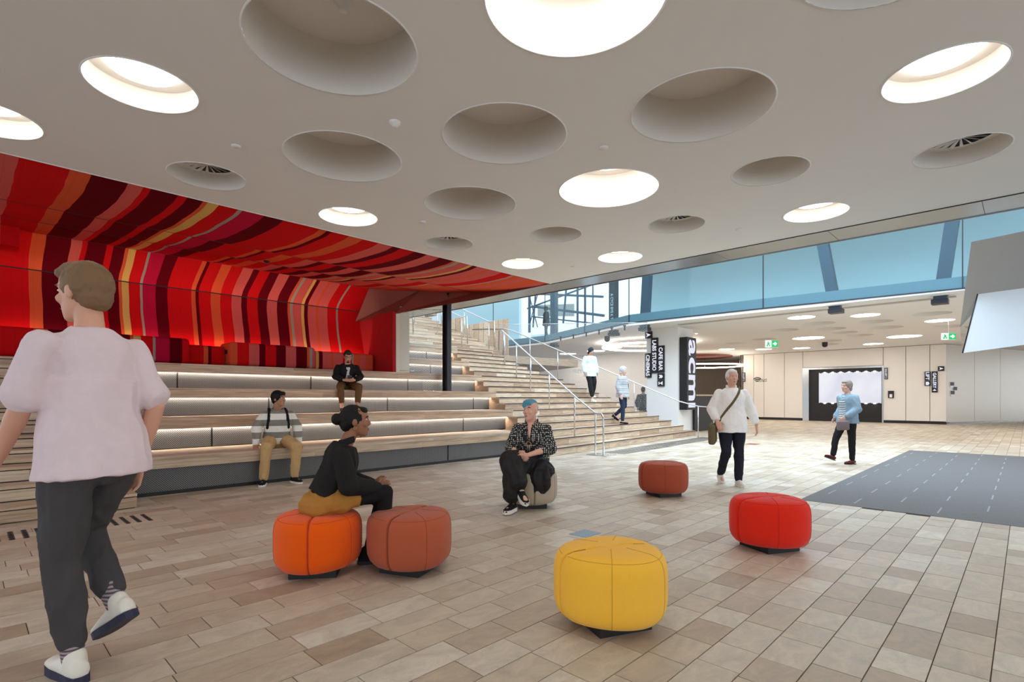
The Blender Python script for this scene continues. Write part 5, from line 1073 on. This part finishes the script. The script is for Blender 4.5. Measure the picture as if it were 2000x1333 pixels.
s2 = dict(skin=(214, 172, 154), hair=(196, 198, 200), scale=.98, hairfn=lambda v, hp, HB: (short_hair(v, hp, HB, 0, 1.12), v.ell(hp(0, -.05, -.06), (.08, .06, .07), HB)), clothes=[dict(k='top', n='striped_top', m=bandcloth('fine_stripes', (226, 230, 234), (58, 70, 92), .034), g=.030, sleeve=1.8, hem=.14, fold=.010), dict(k='pants', n='navy_jeans', m=cloth('navy_jeans', (42, 52, 74)), g=.008, len=.9), dict(k='shoes', m=BLK, sm=BLKS, h=.6, sole=.012)])
human('grey-haired woman in striped top and navy jeans stepping down near the stair foot', (x_, y_, z_), facing(.8, -.6), dict(knR=(.10, .06, .49), anR=(.10, .04, .085), knL=(-.10, .02, .53), anL=(-.10, -.30, .26), footL=(0, .8, -.5), footR=(0, 1, 0), pitch=-.2), s2, .011)
q = Vector(facing(.8, -.6)); bo = link('shoulder_bag', rbox(-.12, .12, -.05, .05, -.14, .14, .04, 3), cloth('black_bag', (52, 54, 64))); bo.location = (x_+q.y*-.26+q.x*-.05, y_+q.x*.26+q.y*-.05, z_+1.08); bo.rotation_euler = (0, 0, math.atan2(-q.x, q.y)+1.4); tag(bo, 'dark shoulder bag of the grey-haired woman on the stairs', 'bag')
# 9 man walking at the left
wk = dict(skin=(214, 160, 134), hair=(128, 100, 72), scale=1.125, build=.94, w=.93, hairfn=lambda v, hp, HB: (short_hair(v, hp, HB, .012, 1.04), v.ell(hp(0, .02, .1), (.062, .07, .032), HB)),
    clothes=[dict(k='top', n='tshirt', m=cloth('pale_pink_tee', (224, 204, 208)), g=.018, sleeve=.80, hem=.12, fold=.014, fs=5.5, r=1.0), dict(k='pants', n='trousers', m=cloth('charcoal_trousers', (72, 69, 70)), g=.016, fold=.010, len=.80), dict(k='socks', m=bandcloth('striped_sock', (170, 150, 152), (84, 76, 82), .016)),
             dict(k='shoes', m=cloth('white_leather', (232, 226, 214), .5), sm=pmat('navy_sole', srgb(38, 38, 66), .6), sole=.03, laces=True, lm=WHTS, L=1.05)])
x_, y_ = at(184, 2.50)
human('man in pale pink t-shirt and charcoal trousers walking past at the left', (x_, y_, 0), facing(-.92, .40), dict(pel=(0, 0, .95), chest=(0, .03, 1.28), neck=(0, .03, 1.46), head=(0, .07, 1.60), shR=(.172, .03, 1.40), shL=(-.172, .01, 1.40), elL=(-.215, .07, 1.12), elR=(.215, -.06, 1.12), wrL=(-.21, .24, .92), wrR=(.20, .03, .87),
    knL=(-.09, .05, .50), anL=(-.06, .03, .085), knR=(.09, .24, .56), anR=(.10, .02, .25), footL=(.12, 1, 0), footR=(0, .85, -.5), yaw=.28, pitch=-.08), wk, .0065)
# 10 seated cafe guest behind the mesh, 11 far figure on the upper level
x_, y_ = at(1256, 21.0)
cg = dict(skin=(150, 120, 104), hair=(40, 36, 36), face=False, hairfn=lambda v, hp, HB: short_hair(v, hp, HB), clothes=[dict(k='top', n='patterned_shirt', m=dotcloth('dark_pattern', (30, 30, 32), (120, 118, 112), 24), g=.04, sleeve=1.6), dict(k='pants', n='trousers', m=BLK, g=.012), dict(k='shoes', m=BLK, sm=BLKS)])
human('person in dark patterned shirt standing in the cafe behind the mesh screen', (x_, y_, 0), facing(.5, .8), {}, cg, .012)
x_, y_ = at(1067, 27.0)
fg = dict(skin=(120, 96, 84), hair=(30, 30, 32), face=False, hairfn=lambda v, hp, HB: short_hair(v, hp, HB), clothes=[dict(k='top', n='dark_coat', m=BLK, g=.04, sleeve=1.8, hem=.2), dict(k='pants', n='trousers', m=BLK, g=.012), dict(k='shoes', m=BLK, sm=BLKS)])
human('tiny dark figure standing behind the upper glass band', (x_, y_, 4.22), facing(-1, 0), {}, fg, .014)
